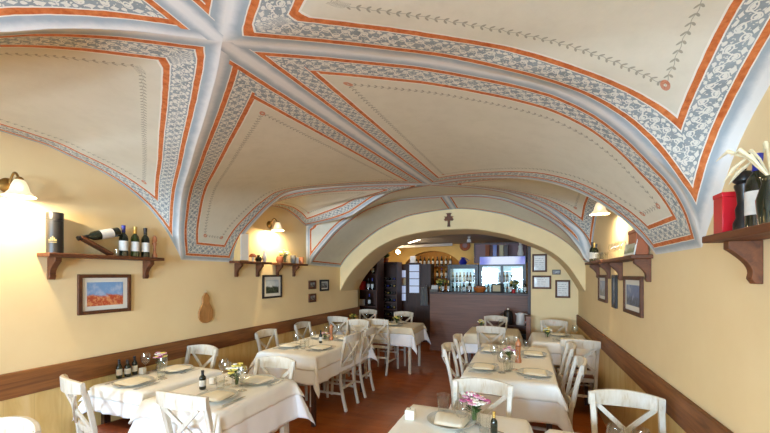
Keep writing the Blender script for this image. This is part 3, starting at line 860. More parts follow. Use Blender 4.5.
g = 'small flower vases on the tables'
FL_yel.make('glass vase of yellow and pink flowers on the left wall table', (-3.03, 2.25, ZT), 0, g, 1.15)
FL_white.make('glass vase of white and yellow flowers on the front left table', (-2.05, 2.14, ZT), 0, g, 1.2)
FL_pink.make('glass vase of pink flowers on the long right table', (-.15, 3.74, ZT), 0, g)
FL_pink.make('glass vase of pink and white flowers on the front centre table', (-.275, 2.10, ZT), 1, g, 1.2)
FL_pink.make('glass vase of pink flowers at the bottom right corner', (.52, 1.80, ZT), 2, g, 1.25)
FL_white.make('glass vase of white flowers under the certificates', (.27, 5.3, ZT), 0, g)
FL_white.make('glass vase of pale flowers on the small table before the bar counter', (-.66, 5.85, ZT), 1, g)
FL_green.make('vase of yellow flowers on the wall half of the far left wide table', (-2.92, 5.86, ZT), 0, g)
FL_green.make('vase of yellow flowers on the aisle half of the far left wide table', (-2.08, 5.86, ZT), 1, g)
FL_yel.make('glass vase of mixed flowers on the long left table', (-2.42, 4.05, ZT), 1, g, .8)
OIL.make('black oil bottle with white label on the left wall table, leftmost', (-3.1, 1.95, ZT), 0, 'condiment bottles')
OILb.make('squat black bottle with a large white label on the left wall table', (-3.09, 2.01, ZT), 0, 'condiment bottles')
OIL.make('black oil bottle beside the sugar box on the left wall table', (-3.1, 2.075, ZT), 2, 'condiment bottles')
BOX.make('small cream box beside the black bottles on the left wall table', (-3.06, 2.115, ZT), .2, 'small table boxes')
OILb.make('small black oil bottle on the front left table', (-2.23, 1.99, ZT), 0, 'condiment bottles')
BOX.make('small cream box behind the black bottle on the front left table', (-2.27, 2.12, ZT), .3, 'small table boxes')
OIL.make('black oil bottle in the middle of the long left table', (-2.38, 3.88, ZT), 0, 'condiment bottles')
PM.make('turned wooden pepper mill in the middle of the long left table', (-2.37, 4.12, ZT), 0, 'table pepper mills')
PM.make('turned wooden pepper mill beside the pink flowers of the long right table', (-.07, 3.72, ZT), 0, 'table pepper mills', 1.1)
OILc.make('small black bottle with gold cap on the front centre table', (-.155, 1.95, ZT), 0, 'condiment bottles')
CUBE.make('small white wax cube on the empty half of the front centre table', (-.635, 2.03, ZT), .1)
SALT.make('glass salt shaker on the long right table', (-.17, 3.62, ZT), 0, 'salt shakers')
SALT.make('glass salt shaker on the long left table', (-2.44, 3.95, ZT), 0, 'salt shakers')
# extra glasses clustered in table centres
for x, y, w in ((-.22, 3.9, 'behind the pink flowers, aisle side, of the long right table'), (.0, 3.95, 'behind the pepper mill of the long right table'), (-.28, 3.55, 'before the pink flowers of the long right table')):
    WG.make('stemmed wine glass '+w, (x, y, ZT), 0, 'wine glasses')

# ------------------------------------------------------------------ wall shelves
def bracket_mb(y, sg, depth, h, t=.04):
    """S-curved bracket in the plane y, growing from the wall (x=0) along sg"""
    pts = [(0, 0), (depth, 0), (depth, -.03)]
    for i in range(9):
        q = i/8; pts.append((depth*(.92-.62*math.sin(q*PI/2)), -.035-(h-.075)*q))
    pts += [(depth*.34, -h+.02), (depth*.22, -h), (0, -h)]
    return MB().prism(pts, t, lambda a, b, c: (sg*a, y-t/2+c, b))
def shelf(label, X0, sg, y0, y1, z, depth, brk, h=.16, bd=.10):
    s = thing('wall_shelf', label, 'shelf', (X0, (y0+y1)/2, z), 0, 'wooden wall shelves')
    L = y1-y0; MB().bb(0, sg*depth, -L/2, L/2, -.028, 0).obj('shelf_board', M_shelf, s, bevel=.004)
    for b in brk: bracket_mb(b-(y0+y1)/2, sg, bd, h).obj('bracket', M_shelf, s, bevel=.003).location = (0, 0, -.028)
    return s
ZS = 1.755
shelf('long walnut shelf with two brackets above the poppy picture', XL, 1, 1.46, 2.31, ZS, .15, (1.54, 2.23))
shelf('short walnut shelf left of the left wall lamp', XL, 1, 3.22, 3.80, 1.765, .15, (3.32, 3.68))
shelf('short walnut shelf right of the left wall lamp', XL, 1, 3.98, 4.62, 1.765, .15, (4.07, 4.45))
shelf('walnut shelf nearest the camera on the right wall', XR, -1, .95, 1.82, ZS, .14, (1.05, 1.73))
shelf('walnut shelf on the right wall above the nearer framed picture', XR, -1, 2.92, 3.92, 1.74, .13, (2.98, 3.76))
shelf('walnut shelf on the right wall above the farther framed picture', XR, -1, 4.02, 5.0, 1.75, .13, (4.25, 4.84))
# shelf 1 items
xs1 = XL+.075
t = thing('gift_tube', 'tall black cylindrical gift tube at the left end of the long shelf', 'tube', (xs1, 1.53, ZS))
MB().lathe([(0, 0), (.048, 0), (.048, .23), (0, .23)], n=28).obj('tube_body', M_tube, t); MB().lathe([(.049, .232), (.049, .285), (.047, .288), (0, .288)], n=28).obj('tube_lid', M_tube, t)
mb = MB()
for k in range(5): mb.box((.0485, -.018+.009*k, .09+.006*(2-abs(k-2))), (.0015, .006, .012+.01*(2-abs(k-2))))
mb.box((.0485, 0, .075), (.0015, .046, .004)); mb.obj('crest_print', M_goldprint, t, smooth=False).rotation_euler = (0, 0, -.7)
t = thing('bottle_holder', 'slanted wooden balancing holder on the long shelf', 'bottle holder', (xs1, 1.79, ZS))
mb = MB(); mb.box((0, 0, .072), (.08, .25, .018), M=Matrix.Rotation(math.radians(-29), 3, 'X')); mb.obj('slanted_board', M_shelf, t, bevel=.003)
B_black.make('dark wine bottle lying tilted in the wooden holder', (xs1+.01, 1.955, ZS+.20), 0, 'wine bottles on the long shelf', rot=(math.radians(106), 0, 0))
TB.make('tiny empty glass on the long shelf behind the tilted bottle', (xs1+.03, 1.93, ZS), 0, None, .6)
gg = 'wine bottles on the long shelf'
B_blue.make('upright wine bottle with blue capsule, leftmost of the three on the long shelf', (xs1, 2.0, ZS), 0, gg, .86)
B_gold.make('upright wine bottle with gold capsule, middle of the three on the long shelf', (xs1, 2.095, ZS), 0, gg, .86)
B_black.make('upright wine bottle with black capsule, rightmost of the three on the long shelf', (xs1, 2.185, ZS), 0, gg, .86)
t = thing('turned_mill', 'slender turned wooden mill at the right end of the long shelf', 'pepper mill', (xs1, 2.27, ZS))
MB().lathe([(0, 0), (.022, 0), (.022, .02), (.012, .05), (.011, .10), (.02, .13), (.02, .135)], n=18).obj('mill_body', M_copper, t)
MB().lathe([(.013, .135), (.022, .15), (.016, .185), (.006, .2), (0, .202)], n=18).obj('mill_head', M_copper, t)
# shelf 2/3 items (left, under the lamp)
t = thing('wooden_box', 'tall pale wooden wine box on the short left shelf', 'box', (XL+.08, 3.33, 1.765))
MB().bb(-.045, .045, -.07, .07, 0, .33).obj('box_body', M_tan, t, bevel=.002); MB().bb(.045, .051, -.062, .062, .01, .32).obj('sliding_lid', M_topper, t, bevel=.001)
t = thing('mushroom_ornament', 'small red-capped mushroom ornament on the short left shelf', 'ornament', (XL+.08, 3.52, 1.765))
MB().lathe([(0, 0), (.02, 0), (.014, .03), (.015, .06)], n=14).obj('stalk', M_whitep, t); MB().lathe([(.0, .055), (.045, .055), (.042, .075), (.02, .095), (0, .1)], n=18).obj('cap', M_terra, t)
single(MB().lathe([(0, 0), (.03, 0), (.045, .03), (.035, .06), (.018, .07), (.02, .085), (0, .083)], n=18), 'small_jug', M_bottle, 'small dark round jug on the short left shelf', 'jug', (XL+.08, 3.62, 1.765))
single(MB().lathe([(0, 0), (.022, 0), (.03, .05), (.022, .10), (.012, .12), (.014, .14), (0, .138)], n=18), 'figurine', M_white_pl, 'slim pale figurine at the right end of the short left shelf', 'figurine', (XL+.08, 3.73, 1.765))
FL_white.make('white flowers in a glass on the far left shelf', (XL+.08, 4.15, 1.765), 0, None, 1.3)
single(MB().lathe([(0, 0), (.035, 0), (.05, .04), (.04, .085), (.03, .09), (0, .088)], n=18), 'clay_pot', M_terra, 'reddish clay pot at the left end of the far left shelf', 'pot', (XL+.08, 4.04, 1.765))
single(MB().lathe([(0, 0), (.035, 0), (.035, .09), (.038, .092), (.038, .115), (0, .118)], n=18), 'glass_jar', M_fabric, 'grey lidded jar in the middle of the far left shelf', 'jar', (XL+.08, 4.34, 1.765))
single(MB().lathe([(0, 0), (.028, 0), (.028, .09), (0, .092)], n=18), 'white_mug', M_whiteplastic, 'white ceramic beaker on the far left shelf', 'beaker', (XL+.08, 4.43, 1.765))
single(MB().lathe([(0, 0), (.03, 0), (.04, .05), (.03, .1), (0, .105)], n=18), 'tan_pot', M_copper, 'tan rounded pot at the right end of the far left shelf', 'pot', (XL+.08, 4.55, 1.765))
# near right shelf
xr = XR-.075
t = thing('red_carton', 'tall red lacquered carton at the far end of the near right shelf', 'box', (xr, 1.765, ZS))
MB().bb(-.035, .035, -.035, .035, 0, .14).obj('carton_body', M_red, t, bevel=.002); MB().bb(-.037, .037, -.037, .037, .14, .158).obj('carton_lid', M_red, t, bevel=.002)
t = thing('black_pepper_mill', 'tall black turned pepper mill on the near right shelf', 'pepper mill', (xr, 1.665, ZS))
MB().lathe([(0, 0), (.030, 0), (.030, .03), (.022, .05), (.024, .08), (.018, .10), (.021, .14), (.027, .16), (.027, .168)], n=22).obj('mill_body', M_black, t)
MB().lathe([(.017, .168), (.030, .18), (.031, .195), (.022, .212), (.006, .218)], n=22).obj('mill_head', M_black, t)
MB().lathe([(.004, .217), (.009, .222), (.006, .23), (0, .232)], n=12).obj('mill_knob', M_steel, t)
B_blue.make('dark wine bottle with blue capsule and white label on the near right shelf', (xr, 1.585, ZS), 0, None, .84)
t = thing('reed_bunch', 'bunch of dry cream reeds hanging over the bottle on the near right shelf', 'dried reeds', (xr-.02, 1.47, ZS))
MB().lathe([(0, 0), (.03, 0), (.035, .08), (.022, .13), (.026, .15), (0, .148)], n=16).obj('reed_vase', M_bottle, t)
mb = MB()
for k in range(9):
    a = -.5+k*.16; ln = .16+.03*math.sin(k*3); dy = .16*math.cos(a+.2)*(1 if k % 3 else -.4); dx = -.05*math.sin(k*1.7)
    mb.tube([(0, 0, .14), (dx*.5, dy*.45, .14+ln*.55), (dx, dy*.85, .14+ln*.62+.04*math.sin(k)), (dx*1.3, dy*1.15, .14+ln*.45+.05*math.sin(k))], [.002, .004, .007, .001], n=6)
mb.obj('reed', M_stem, t)
# right far shelves
xr2 = XR-.068
for k, (y, sc, P, lb) in enumerate(((4.88, .8, B_black, 'dark bottle at the far end of the far right shelf'), (4.72, .72, B_gold, 'olive bottle with gold capsule on the far right shelf'), (4.62, .66, B_black, 'short dark bottle with white label on the far right shelf'))):
    P.make(lb, (xr2, y, 1.75), 0, 'bottles on the far right shelf', sc)
for k in range(5):
    TB.make('small clear glass, %s from the bottles on the far right shelf' % ['first', 'second', 'third', 'fourth', 'fifth'][k], (xr2, 4.5-.09*k, 1.75), 0, 'small glasses on the far right shelf', .9)
t = thing('postcard_stand', 'long low photo card leaning on the nearer right shelf', 'photo card', (xr2-.02, 3.12, 1.74))
mb = MB(); mb.box((0, 0, .055), (.006, .30, .11), M=Matrix.Rotation(math.radians(10), 3, 'Y')); mb.obj('card', M_mat, t)
mb = MB(); mb.box((-.0045, 0, .055), (.002, .26, .07), M=Matrix.Rotation(math.radians(10), 3, 'Y')); mb.obj('card_print', picture_mat('landscape print', srgb(150, 160, 150), srgb(70, 90, 60), srgb(120, 130, 90), .05), t)
t = thing('wooden_case', 'orange-brown wooden case on the nearer right shelf', 'box', (xr2+.02, 3.05, 1.74))
MB().bb(-.04, .035, -.08, .12, 0, .16).obj('case_body', M_terra, t, bevel=.002); MB().bb(-.043, .038, -.083, .123, .16, .185).obj('case_lid', M_terra, t, bevel=.002)
for k in range(4):
    WG.make('stemmed glass on the nearer right shelf, %s from the lamp' % ['first', 'second', 'third', 'fourth'][k], (xr2, 3.82-.12*k, 1.74), 0, 'stemmed glasses on the nearer right shelf', .8)

# ------------------------------------------------------------------ wall pictures
def frame(label, wall, c1, c2, z0, z1, fm, pic, bw=.028, matw=.035, g=None, name='framed_picture', cat='picture'):
    """wall 'L'/'R': c is y; wall number: plane y, c is x"""
    if wall == 'L': M = lambda a, b, c: (XL+c, a, b)
    elif wall == 'R': M = lambda a, b, c: (XR-c, a, b)
    else: M = lambda a, b, c: (a, wall-c, b)
    cy, cz = (c1+c2)/2, (z0+z1)/2
    o = M(cy, cz, 0); t = thing(name, label, cat, o, 0, g)
    def loc(a, b, c): p = M(cy+a, cz+b, c); return (p[0]-o[0], p[1]-o[1], p[2]-o[2])
    w, h = abs(c2-c1)/2, (z1-z0)/2
    def bx(a0, a1, b0, b1, d0, d1):
        m = MB(); vs = [loc(a, b, d) for a in (a0, a1) for b in (b0, b1) for d in (d0, d1)]
        return m.add(vs, [(0, 1, 3, 2), (4, 6, 7, 5), (0, 4, 5, 1), (2, 3, 7, 6), (0, 2, 6, 4), (1, 5, 7, 3)])
    m = MB()
    for a in ((-w, -w+bw, -h, h), (w-bw, w, -h, h), (-w+bw, w-bw, -h, -h+bw), (-w+bw, w-bw, h-bw, h)):
        q = bx(*a, 0, .022); m.add(q.v, q.f)
    m.obj('frame', fm, t, bevel=.003)
    if matw: bx(-w+bw, w-bw, -h+bw, h-bw, .003, .009).obj('mount', M_mat, t, smooth=False)
    k = bw+matw
    bx(-w+k, w-k, -h+k, h-k, .009 if matw else .003, .0105).obj('print', pic, t, smooth=False)
    return t
pp = picture_mat('poppy field print', srgb(120, 165, 215), srgb(190, 80, 50), srgb(220, 150, 100), -.01)
frame('brown-framed landscape with red poppies and blue sky under the long shelf', 'L', 1.705, 2.10, 1.29, 1.605, M_frame, pp)
frame('black-framed photograph of a dark tree under the pair of left shelves', 'L', 3.78, 4.17, 1.29, 1.60, M_blackfr, picture_mat('dark tree print', srgb(190, 200, 205), srgb(40, 48, 36), srgb(80, 90, 70), .0), .025, .04)
gsm = 'small dark pictures on the left wall'
pdk = picture_mat('dim portrait print', srgb(120, 120, 118), srgb(60, 56, 52), srgb(150, 140, 130), .0)
frame('small dark-framed picture, upper of the stacked pair on the left wall', 'L', 4.85, 5.05, 1.375, 1.51, M_frame, pdk, .03, 0, gsm)
frame('small dark-framed picture, lower of the stacked pair on the left wall', 'L', 4.85, 5.05, 1.165, 1.30, M_frame, pdk, .03, 0, gsm)
frame('larger dark-framed picture right of the stacked pair on the left wall', 'L', 5.18, 5.46, 1.33, 1.52, M_blackfr, pdk, .03, .02, gsm)
pmt = picture_mat('blue mountain print', srgb(110, 130, 175), srgb(50, 60, 80), srgb(90, 110, 140), -.02)
frame('brown-framed blue photograph nearest the camera on the right wall', 'R', 3.13, 3.64, 1.285, 1.59, M_frame, pmt, .03, .04, 'pictures on the right wall')
frame('narrow dark picture between two frames on the right wall', 'R', 3.93, 4.09, 1.285, 1.60, M_blackfr, pdk, .03, 0, 'pictures on the right wall')
frame('brown-framed blue photograph farthest along the right wall', 'R', 4.37, 4.81, 1.305, 1.60, M_frame, pmt, .03, .035, 'pictures on the right wall')
def pwall(x0, y0, x1, y1, Y):
    a = ray(x0, y0); b = ray(x1, y1); a = a*(Y/a[1]); b = b*(Y/b[1]); return a[0], b[0], b[2]+EYE, a[2]+EYE
def cert_mat(name):
    n = NT(name); sp = n.new('ShaderNodeSeparateXYZ'); n.l.new(n.coord(), sp.inputs[0])
    ln = n.lt(n.math('FRACT', n.mul(sp.outputs[2], 28)), .28)
    ins = n.mul(n.lt(n.ab(sp.outputs[0]), .07), n.lt(n.ab(sp.outputs[2]), .11))
    no = n.gt(n.noise(n.coord(), 60, 2), .45)
    n.base(n.mix(n.mul(n.mul(ln, ins), n.mul(no, .6)), srgb(226, 226, 222), srgb(90, 90, 100)), .4, Coat_Weight=.3); return n.m
cm = cert_mat('printed certificate')
for px, lb in (((532.2, 254.2, 547, 272), 'framed certificate, top one beside the bar'), ((532.2, 275.5, 551.2, 289), 'framed landscape-format certificate, lower left beside the bar'), ((555.2, 280, 570.2, 298), 'framed certificate, lower right beside the bar')):
    a, b, z0, z1 = pwall(*px, 6.67); frame(lb, 6.67, a, b, z0, z1, M_frame, cm, .03, 0, 'framed certificates', 'certificate', 'certificate')
a, b, z0, z1 = pwall(552.2, 269.8, 560.6, 274.6, 6.67)
frame('small dark plaque between the framed certificates', 6.67, a, b, z0, z1, M_blackfr, pdk, .012, 0, None, 'wall_plaque', 'plaque')
# crucifix
a, b, z0, z1 = pwall(444.3, 213.5, 453.7, 226.5, 5.9)
cx, cz = (a+b)/2, (z0+z1)/2; w, h = (b-a)/2, (z1-z0)/2
poly = [(-.3*w, -h), (.3*w, -h), (.22*w, -.35*h), (.3*w, -.1*h), (.8*w, -.15*h), (w, .05*h), (.75*w, .3*h), (.95*w, .5*h), (.4*w, .5*h), (.35*w, .75*h), (.6*w, .95*h), (.2*w, h)]
poly = poly+[(-x, y) for x, y in poly[::-1]][:-1] if False else poly+[(-x, y) for x, y in poly[2:][::-1]]
o = single(MB().prism(poly, .03, lambda p, q, c: (p, -c, q)), 'crucifix', M_shelf, 'brown wooden cross high on the wall above the archway', 'cross', (cx, 5.9, cz))
# gourd cutting board
t = thing('cutting_board', 'gourd-shaped wooden cutting board hanging on the left wall', 'cutting board', (XL, 2.885, 1.28))
gp_ = smooth([-1, -.97, -.85, -.6, -.3, 0, .25, .42, .6, .78, .9, .95, 1], [0, .03, .065, .09, .092, .075, .05, .042, .046, .036, .018, .014, .0])
gz = -np.cos(np.linspace(0, PI, 22))
pts = [(float(gp_(z)), float(z)*.165) for z in gz] + [(-float(gp_(z)), float(z)*.165) for z in gz[1:-1][::-1]]
MB().prism(pts, .018, lambda p, q, c: (.004+c, p, q-.03)).obj('board_body', M_ltwood, t, bevel=.004)
mb = MB(); mb.tube([(.012, .0, .125), (.012, .012, .14), (.012, .0, .155), (.012, -.012, .14), (.012, 0, .125)], .003, n=6); mb.obj('hanging_cord', M_leaf if False else M_stem, t)

# ------------------------------------------------------------------ wall lamps
def sconce(label, X0, sg, y, z, reach=.14, ang=0):
    t = thing('wall_lamp', label, 'wall lamp', (X0, y, z), 0, 'brass wall lamps with bell shades')
    R = Matrix.Rotation(math.radians(90)*sg, 3, 'Y')
    MB().lathe([(0, 0), (.05, 0), (.052, .008), (.035, .02), (.015, .028), (0, .03)], n=24, M=R).obj('back_plate', M_brass, t)
    pts = []
    for i in range(13):
        q = i/12; pts.append((sg*(.02+(reach-.02)*q), ang*q, .085*math.sin(q*PI*.92)**.8+(-.01*q)))
    mb = MB(); mb.tube(pts, .007, n=8); mb.obj('curved_arm', M_brass, t)
    ex, ey, ez = pts[-1]
    MB().lathe([(.012, .028), (.02, .02), (.022, -.012)], (ex, ey, ez), n=16).obj('lamp_holder', M_brass, t)
    sh = MB().lathe([(.018, .012), (.03, .0), (.042, -.03), (.05, -.062), (.074, -.092), (.082, -.10), (.072, -.092), (.047, -.064), (.038, -.03), (.026, -.002), (.016, .008)], (ex, ey, ez), n=28, cap=False).obj('bell_shade', M_shade, t)
    MB().ball((ex, ey, ez-.045), .022, 10).obj('bulb', M_bulb, t)
    return (X0+ex, y+ey, z+ez-.045)
LP = [sconce('brass wall lamp with bell glass shade at the left edge', XL, 1, 1.31, 2.19), sconce('brass wall lamp between the two short left shelves', XL, 1, 3.92, 2.27),
      sconce('brass wall lamp over the shelves on the right wall', XR, -1, 3.80, 2.24, .17)]
def light(name, kind, loc, power, color, size=.05, rot=None, sy=None):
    l = bpy.data.lights.new(name, kind); l.energy = power; l.color = color
    if kind == 'POINT': l.shadow_soft_size = size
    if kind == 'AREA':
        l.size = size
        if sy: l.shape = 'RECTANGLE'; l.size_y = sy
    o = bpy.data.objects.new(name, l); COL.objects.link(o); o.location = loc
    if rot: o.rotation_euler = rot
    return o
WARM = (1, .80, .50)
P_LAMP, P_WIN = 25, 300
for i, p in enumerate(LP): light('lamp_glow', 'POINT', (p[0], p[1], p[2]-.035), (P_LAMP*1.1, P_LAMP*1.0, P_LAMP*.8)[i], WARM, .03)
# the same lamp once more on the right wall beside the camera, above the near shelf (out of frame)
q = sconce('brass wall lamp above the near right shelf', XR, -1, .75, 2.19); light('lamp_glow', 'POINT', (q[0], q[1], q[2]-.035), P_LAMP*.4, WARM, .03)
for (a, b), k in zip(wins, (1.2, .95)): light('window_daylight', 'AREA', ((a+b)/2, YN-.3, (WZ0+WZ1)/2), P_WIN*k, (.53, .74, .98), 1.25, (math.radians(90), 0, 0), 1.1)

# ------------------------------------------------------------------ bar
CX0, CX1, CY = -1.91, .06, 7.5
t = thing('bar_counter', 'long reddish-brown wooden bar counter under the archway', 'counter', ((CX0+CX1)/2, CY+.25, 0))
hw = (CX1-CX0)/2
MB().bb(-hw, hw, -.25, .25, 0, 1.20).obj('front_panel', M_counter, t, smooth=False)
MB().bb(-hw-.01, hw, -.27, .27, 1.20, 1.24).obj('counter_top', M_dkwood, t, bevel=.004)
ZC = 1.24
def at(px, Y): r = ray(px, 275); return r[0]*(Y/r[1])
def zat(py, px, Y): r = ray(px, py); return r[2]*(Y/r[1])+EYE
def fridge(label, x0, x1, Y, ztop, header, doors):
    t = thing('drinks_fridge', label, 'fridge', ((x0+x1)/2, Y+.3, 0), 0, 'lit glass-door fridges behind the bar'); w = (x1-x0)/2; hh = .20 if header else .07
    m = MB(); m.bb(-w, -w+.04, -.3, .3, 0, ztop); m.bb(w-.04, w, -.3, .3, 0, ztop); m.bb(-w+.04, w-.04, .26, .3, 0, ztop); m.bb(-w+.04, w-.04, -.3, .26, ztop-hh, ztop); m.bb(-w+.04, w-.04, -.3, .26, 0, .85)
    m.obj('cabinet', M_black, t, smooth=False)
    MB().bb(-w+.04, w-.04, .24, .26, .85, ztop-hh).obj('lit_interior', M_fridge_in, t, smooth=False)
    for z in (1.15, 1.42, 1.68):
        if z < ztop-hh-.1: MB().bb(-w+.04, w-.04, -.22, .24, z, z+.012).obj('shelf', M_chrome, t)
    for d in range(doors):
        a = -w+.04+(2*w-.08)*d/doors; b = -w+.04+(2*w-.08)*(d+1)/doors
        m = MB()
        for q in ((a, a+.03, .85, ztop-hh), (b-.03, b, .85, ztop-hh), (a+.03, b-.03, .85, .88), (a+.03, b-.03, ztop-hh-.03, ztop-hh)): m.bb(q[0], q[1], -.33, -.302, q[2], q[3])
        dr = m.obj('door', M_black, t, smooth=False); MB().bb(a+.03, b-.03, -.32, -.314, .88, ztop-hh-.03).obj('door_glass', M_glass, dr, smooth=False)
    if header: MB().bb(-w+.02, w-.02, -.315, -.301, ztop-hh+.01, ztop-.015).obj('lit_sign', M_header, t, smooth=False)
    rnd = random.Random(int(x0*100)); cols = [B_black, B_gold, B_blue]
    k = 0
    for zi, z in enumerate((1.162, 1.432, 1.692)):
        if z > ztop-hh-.25: continue
        x = x0+.1
        while x < x1-.09:
            cols[rnd.randrange(3)].make('bottle inside the %s' % label, (x, Y+.3-.12, z), 0, 'bottles in the '+label, .74+.1*rnd.random()); x += rnd.uniform(.075, .095)
Yf = 8.6
fridge('short black drinks fridge with one lit door', at(447.5, Yf), at(478, Yf), Yf, zat(264.5, 463, Yf), False, 1)
fridge('tall drinks fridge with glowing blue sign', at(479, Yf), at(526, Yf), Yf, zat(256, 503, Yf), True, 2)
# panel above fridges, post
a, b = at(474, 9.3), at(527.5, 9.3)
t = thing('wall_panel', 'purple-brown panel with thin frame above the fridges', 'panel', ((a+b)/2, 9.3, 0))
MB().bb(-(b-a)/2, (b-a)/2, 0, .04, 1.9, 2.40).obj('panel_board', M_purple, t)
m = MB(); w = (b-a)/2
m.bb(-w, w, -.02, 0, 2.37, 2.40); m.bb(-w, -w+.03, -.02, 0, 1.9, 2.37); m.bb(w-.03, w, -.02, 0, 1.9, 2.37); m.obj('panel_frame', M_dkwood, t)
for px, mt, lb, hh in ((487.5, M_terra, 'brown box above the tall fridge', .26), (495, M_bluecap, 'dark blue box above the tall fridge', .25), (501.5, M_card, 'pale narrow box above the tall fridge', .24), (506, M_dkwood, 'dark carton above the tall fridge', .25)):
    ztop = zat(256, 503, Yf); t = thing('gift_box', lb, 'box', (at(px, 8.8), 8.8, ztop), 0, 'boxes on top of the tall fridge')
    MB().bb(-.045, .045, -.05, .05, 0, hh).obj('box_body', mt, t, bevel=.003); MB().bb(-.047, .047, -.052, .052, hh, hh+.02).obj('box_lid', mt, t)
t = thing('statuette', 'white statuette on top of the tall fridge at its right end', 'figurine', (at(520.5, 8.7), 8.7, zat(256, 503, Yf)))
MB().lathe([(0, 0), (.06, 0), (.07, .06), (.045, .16), (.05, .22), (.025, .26)], n=16).obj('statuette_body', M_white_pl, t); MB().ball((0, 0, .285), .035, 10).obj('statuette_head', M_white_pl, t)
t = thing('counter_post', 'dark wooden post at the right end of the bar', 'post', (.06, 7.16, 0))
MB().bb(-.03, .03, -.05, .05, 0, 2.28).obj('post_shaft', M_dkwood, t); MB().bb(-.036, .036, -.056, .056, 2.28, 2.31).obj('post_cap', M_dkwood, t)
# clock-like wall disc, camera
t = thing('wall_disc', 'round brown carved disc on the yellow wall', 'wall ornament', (at(465, 10.18), 10.19, zat(245.5, 465, 10.18)))
R90 = Matrix.Rotation(math.radians(90), 3, 'X')
MB().lathe([(0, 0), (.15, 0), (.15, .02), (.12, .03), (.1, .022), (0, .022)], n=32, M=R90).obj('disc_rim', M_terra, t); MB().lathe([(0, .022), (.07, .022), (.06, .035), (0, .036)], n=24, M=R90).obj('disc_boss', M_purple, t)
t = thing('ceiling_spotlight', 'small white spotlight on the bar ceiling', 'spotlight', (at(469, 8.4), 8.4, 2.48))
MB().lathe([(0, 0), (.04, 0), (.04, -.02), (.012, -.025), (.012, -.06)], n=16).obj('mount', M_whiteplastic, t); MB().lathe([(0, -.06), (.045, -.06), (.05, -.13), (0, -.13)], n=16).obj('spot_head', M_whiteplastic, t)
# things on the counter
g = 'things along the bar counter'
def onc(px, Y=7.72): return (at(px, Y), Y, ZC)
B_black.make('dark bottle left on the counter', onc(443), 0, 'bottles on the bar counter', .75); B_gold.make('bottle with wide pale label on the counter', onc(448.5), 0, 'bottles on the bar counter', .8)
B_blue.make('bottle with blue cap in the middle of the counter', onc(464), 0, 'bottles on the bar counter', .7); B_black.make('dark bottle beside the wicker basket', onc(469.5), 0, 'bottles on the bar counter', .85)
B_gold.make('slim bottle beside the orange flowers on the counter', onc(511), 0, 'bottles on the bar counter', .8); B_black.make('dark bottle at the right end of the counter', onc(525), 0, 'bottles on the bar counter', .8)
for px, w in ((458, 'beside the pale bottle'), (461, 'left of the blue-capped bottle'), (506.5, 'right of the picture stand'), (519, 'near the right end')):
    WG.make('clear glass on the bar counter '+w, onc(px, 7.62), 0, 'glasses on the bar counter', .8)
single(MB().lathe([(0, 0), (.07, 0), (.125, .06), (.14, .10), (.13, .10), (.1, .05), (0, .04)], n=24), 'wicker_basket', M_orange, 'orange wicker bowl on the bar counter', 'bowl', onc(480))
MBf = MB(); 
for k in range(7): MBf.ball((.06*math.cos(k*.9), .06*math.sin(k*.9), .09+.01*(k % 2)), .038, 8)
single(MBf, 'bread_rolls', M_copper, 'bread rolls heaped in the orange bowl', 'bread', onc(480))['kind'] = 'stuff'
t = thing('picture_stand', 'small dark picture stand on the bar counter', 'picture', onc(496.5), .1)
MB().box((0, 0, .09), (.20, .015, .18), M=Matrix.Rotation(math.radians(-12), 3, 'X')).obj('frame', M_blackfr, t); MB().box((0, -.0095, .088), (.15, .003, .13), M=Matrix.Rotation(math.radians(-12), 3, 'X')).obj('print', M_card, t)
FL_green.make('leafy green plant at the left end of the bar counter', onc(441, 7.85), 0, None, 1.9)
FL_green.make('green plant with orange flower before the tall fridge', onc(514, 7.85), 0, None, 1.7)
single(MB().lathe([(0, 0), (.05, 0), (.06, .08), (.055, .13), (0, .13)], n=20), 'red_candle_jar', M_redcloth, 'small red candle jar on the bar counter', 'candle', onc(513.5, 7.6)).scale = (.6, .6, .6)
t = thing('cash_register', 'low grey card terminal at the left end of the bar counter', 'card terminal', onc(434.5, 7.7))
MB().bb(-.09, .09, -.07, .07, 0, .05).obj('terminal_body', M_fabric, t, bevel=.01); MB().box((0, .02, .09), (.14, .02, .09), M=Matrix.Rotation(math.radians(-20), 3, 'X')).obj('terminal_screen', M_white_pl, t)
t = thing('blue_jug', 'dark blue rounded jug on top of the short fridge', 'jug', (at(463, 8.85), 8.85, zat(264.5, 463, Yf)))
MB().lathe([(0, 0), (.07, 0), (.10, .06), (.07, .12), (.04, .15), (.05, .18), (0, .18)], n=20).obj('jug_body', M_bluecap, t); mb = MB(); mb.tube([(.09, 0, .06), (.15, 0, .1), (.05, 0, .16)], .01); mb.obj('handle', M_bluecap, t)
t = thing('serving_trolley', 'dark low trolley standing in front of the bar counter', 'trolley', (-.22, 7.02, 0))
MB().bb(-.27, .27, -.2, .2, .66, .70).obj('trolley_top', M_dkwood, t); MB().bb(-.27, .27, -.2, .2, .12, .15).obj('trolley_shelf', M_dkwood, t)
for sx in (-1, 1):
    for sy in (-1, 1): MB().tube([(sx*.25, sy*.18, .66), (sx*.25, sy*.18, 0)], .016, r2=.016).obj('leg', M_dkwood, t)
mb = MB(); mb.bb(-.25, .25, -.19, .19, .15, .55); mb.obj('crate', M_black, t)
t = thing('electric_kettle', 'white electric kettle on the dark trolley', 'kettle', (at(520.5, 6.95), 6.95, .70))
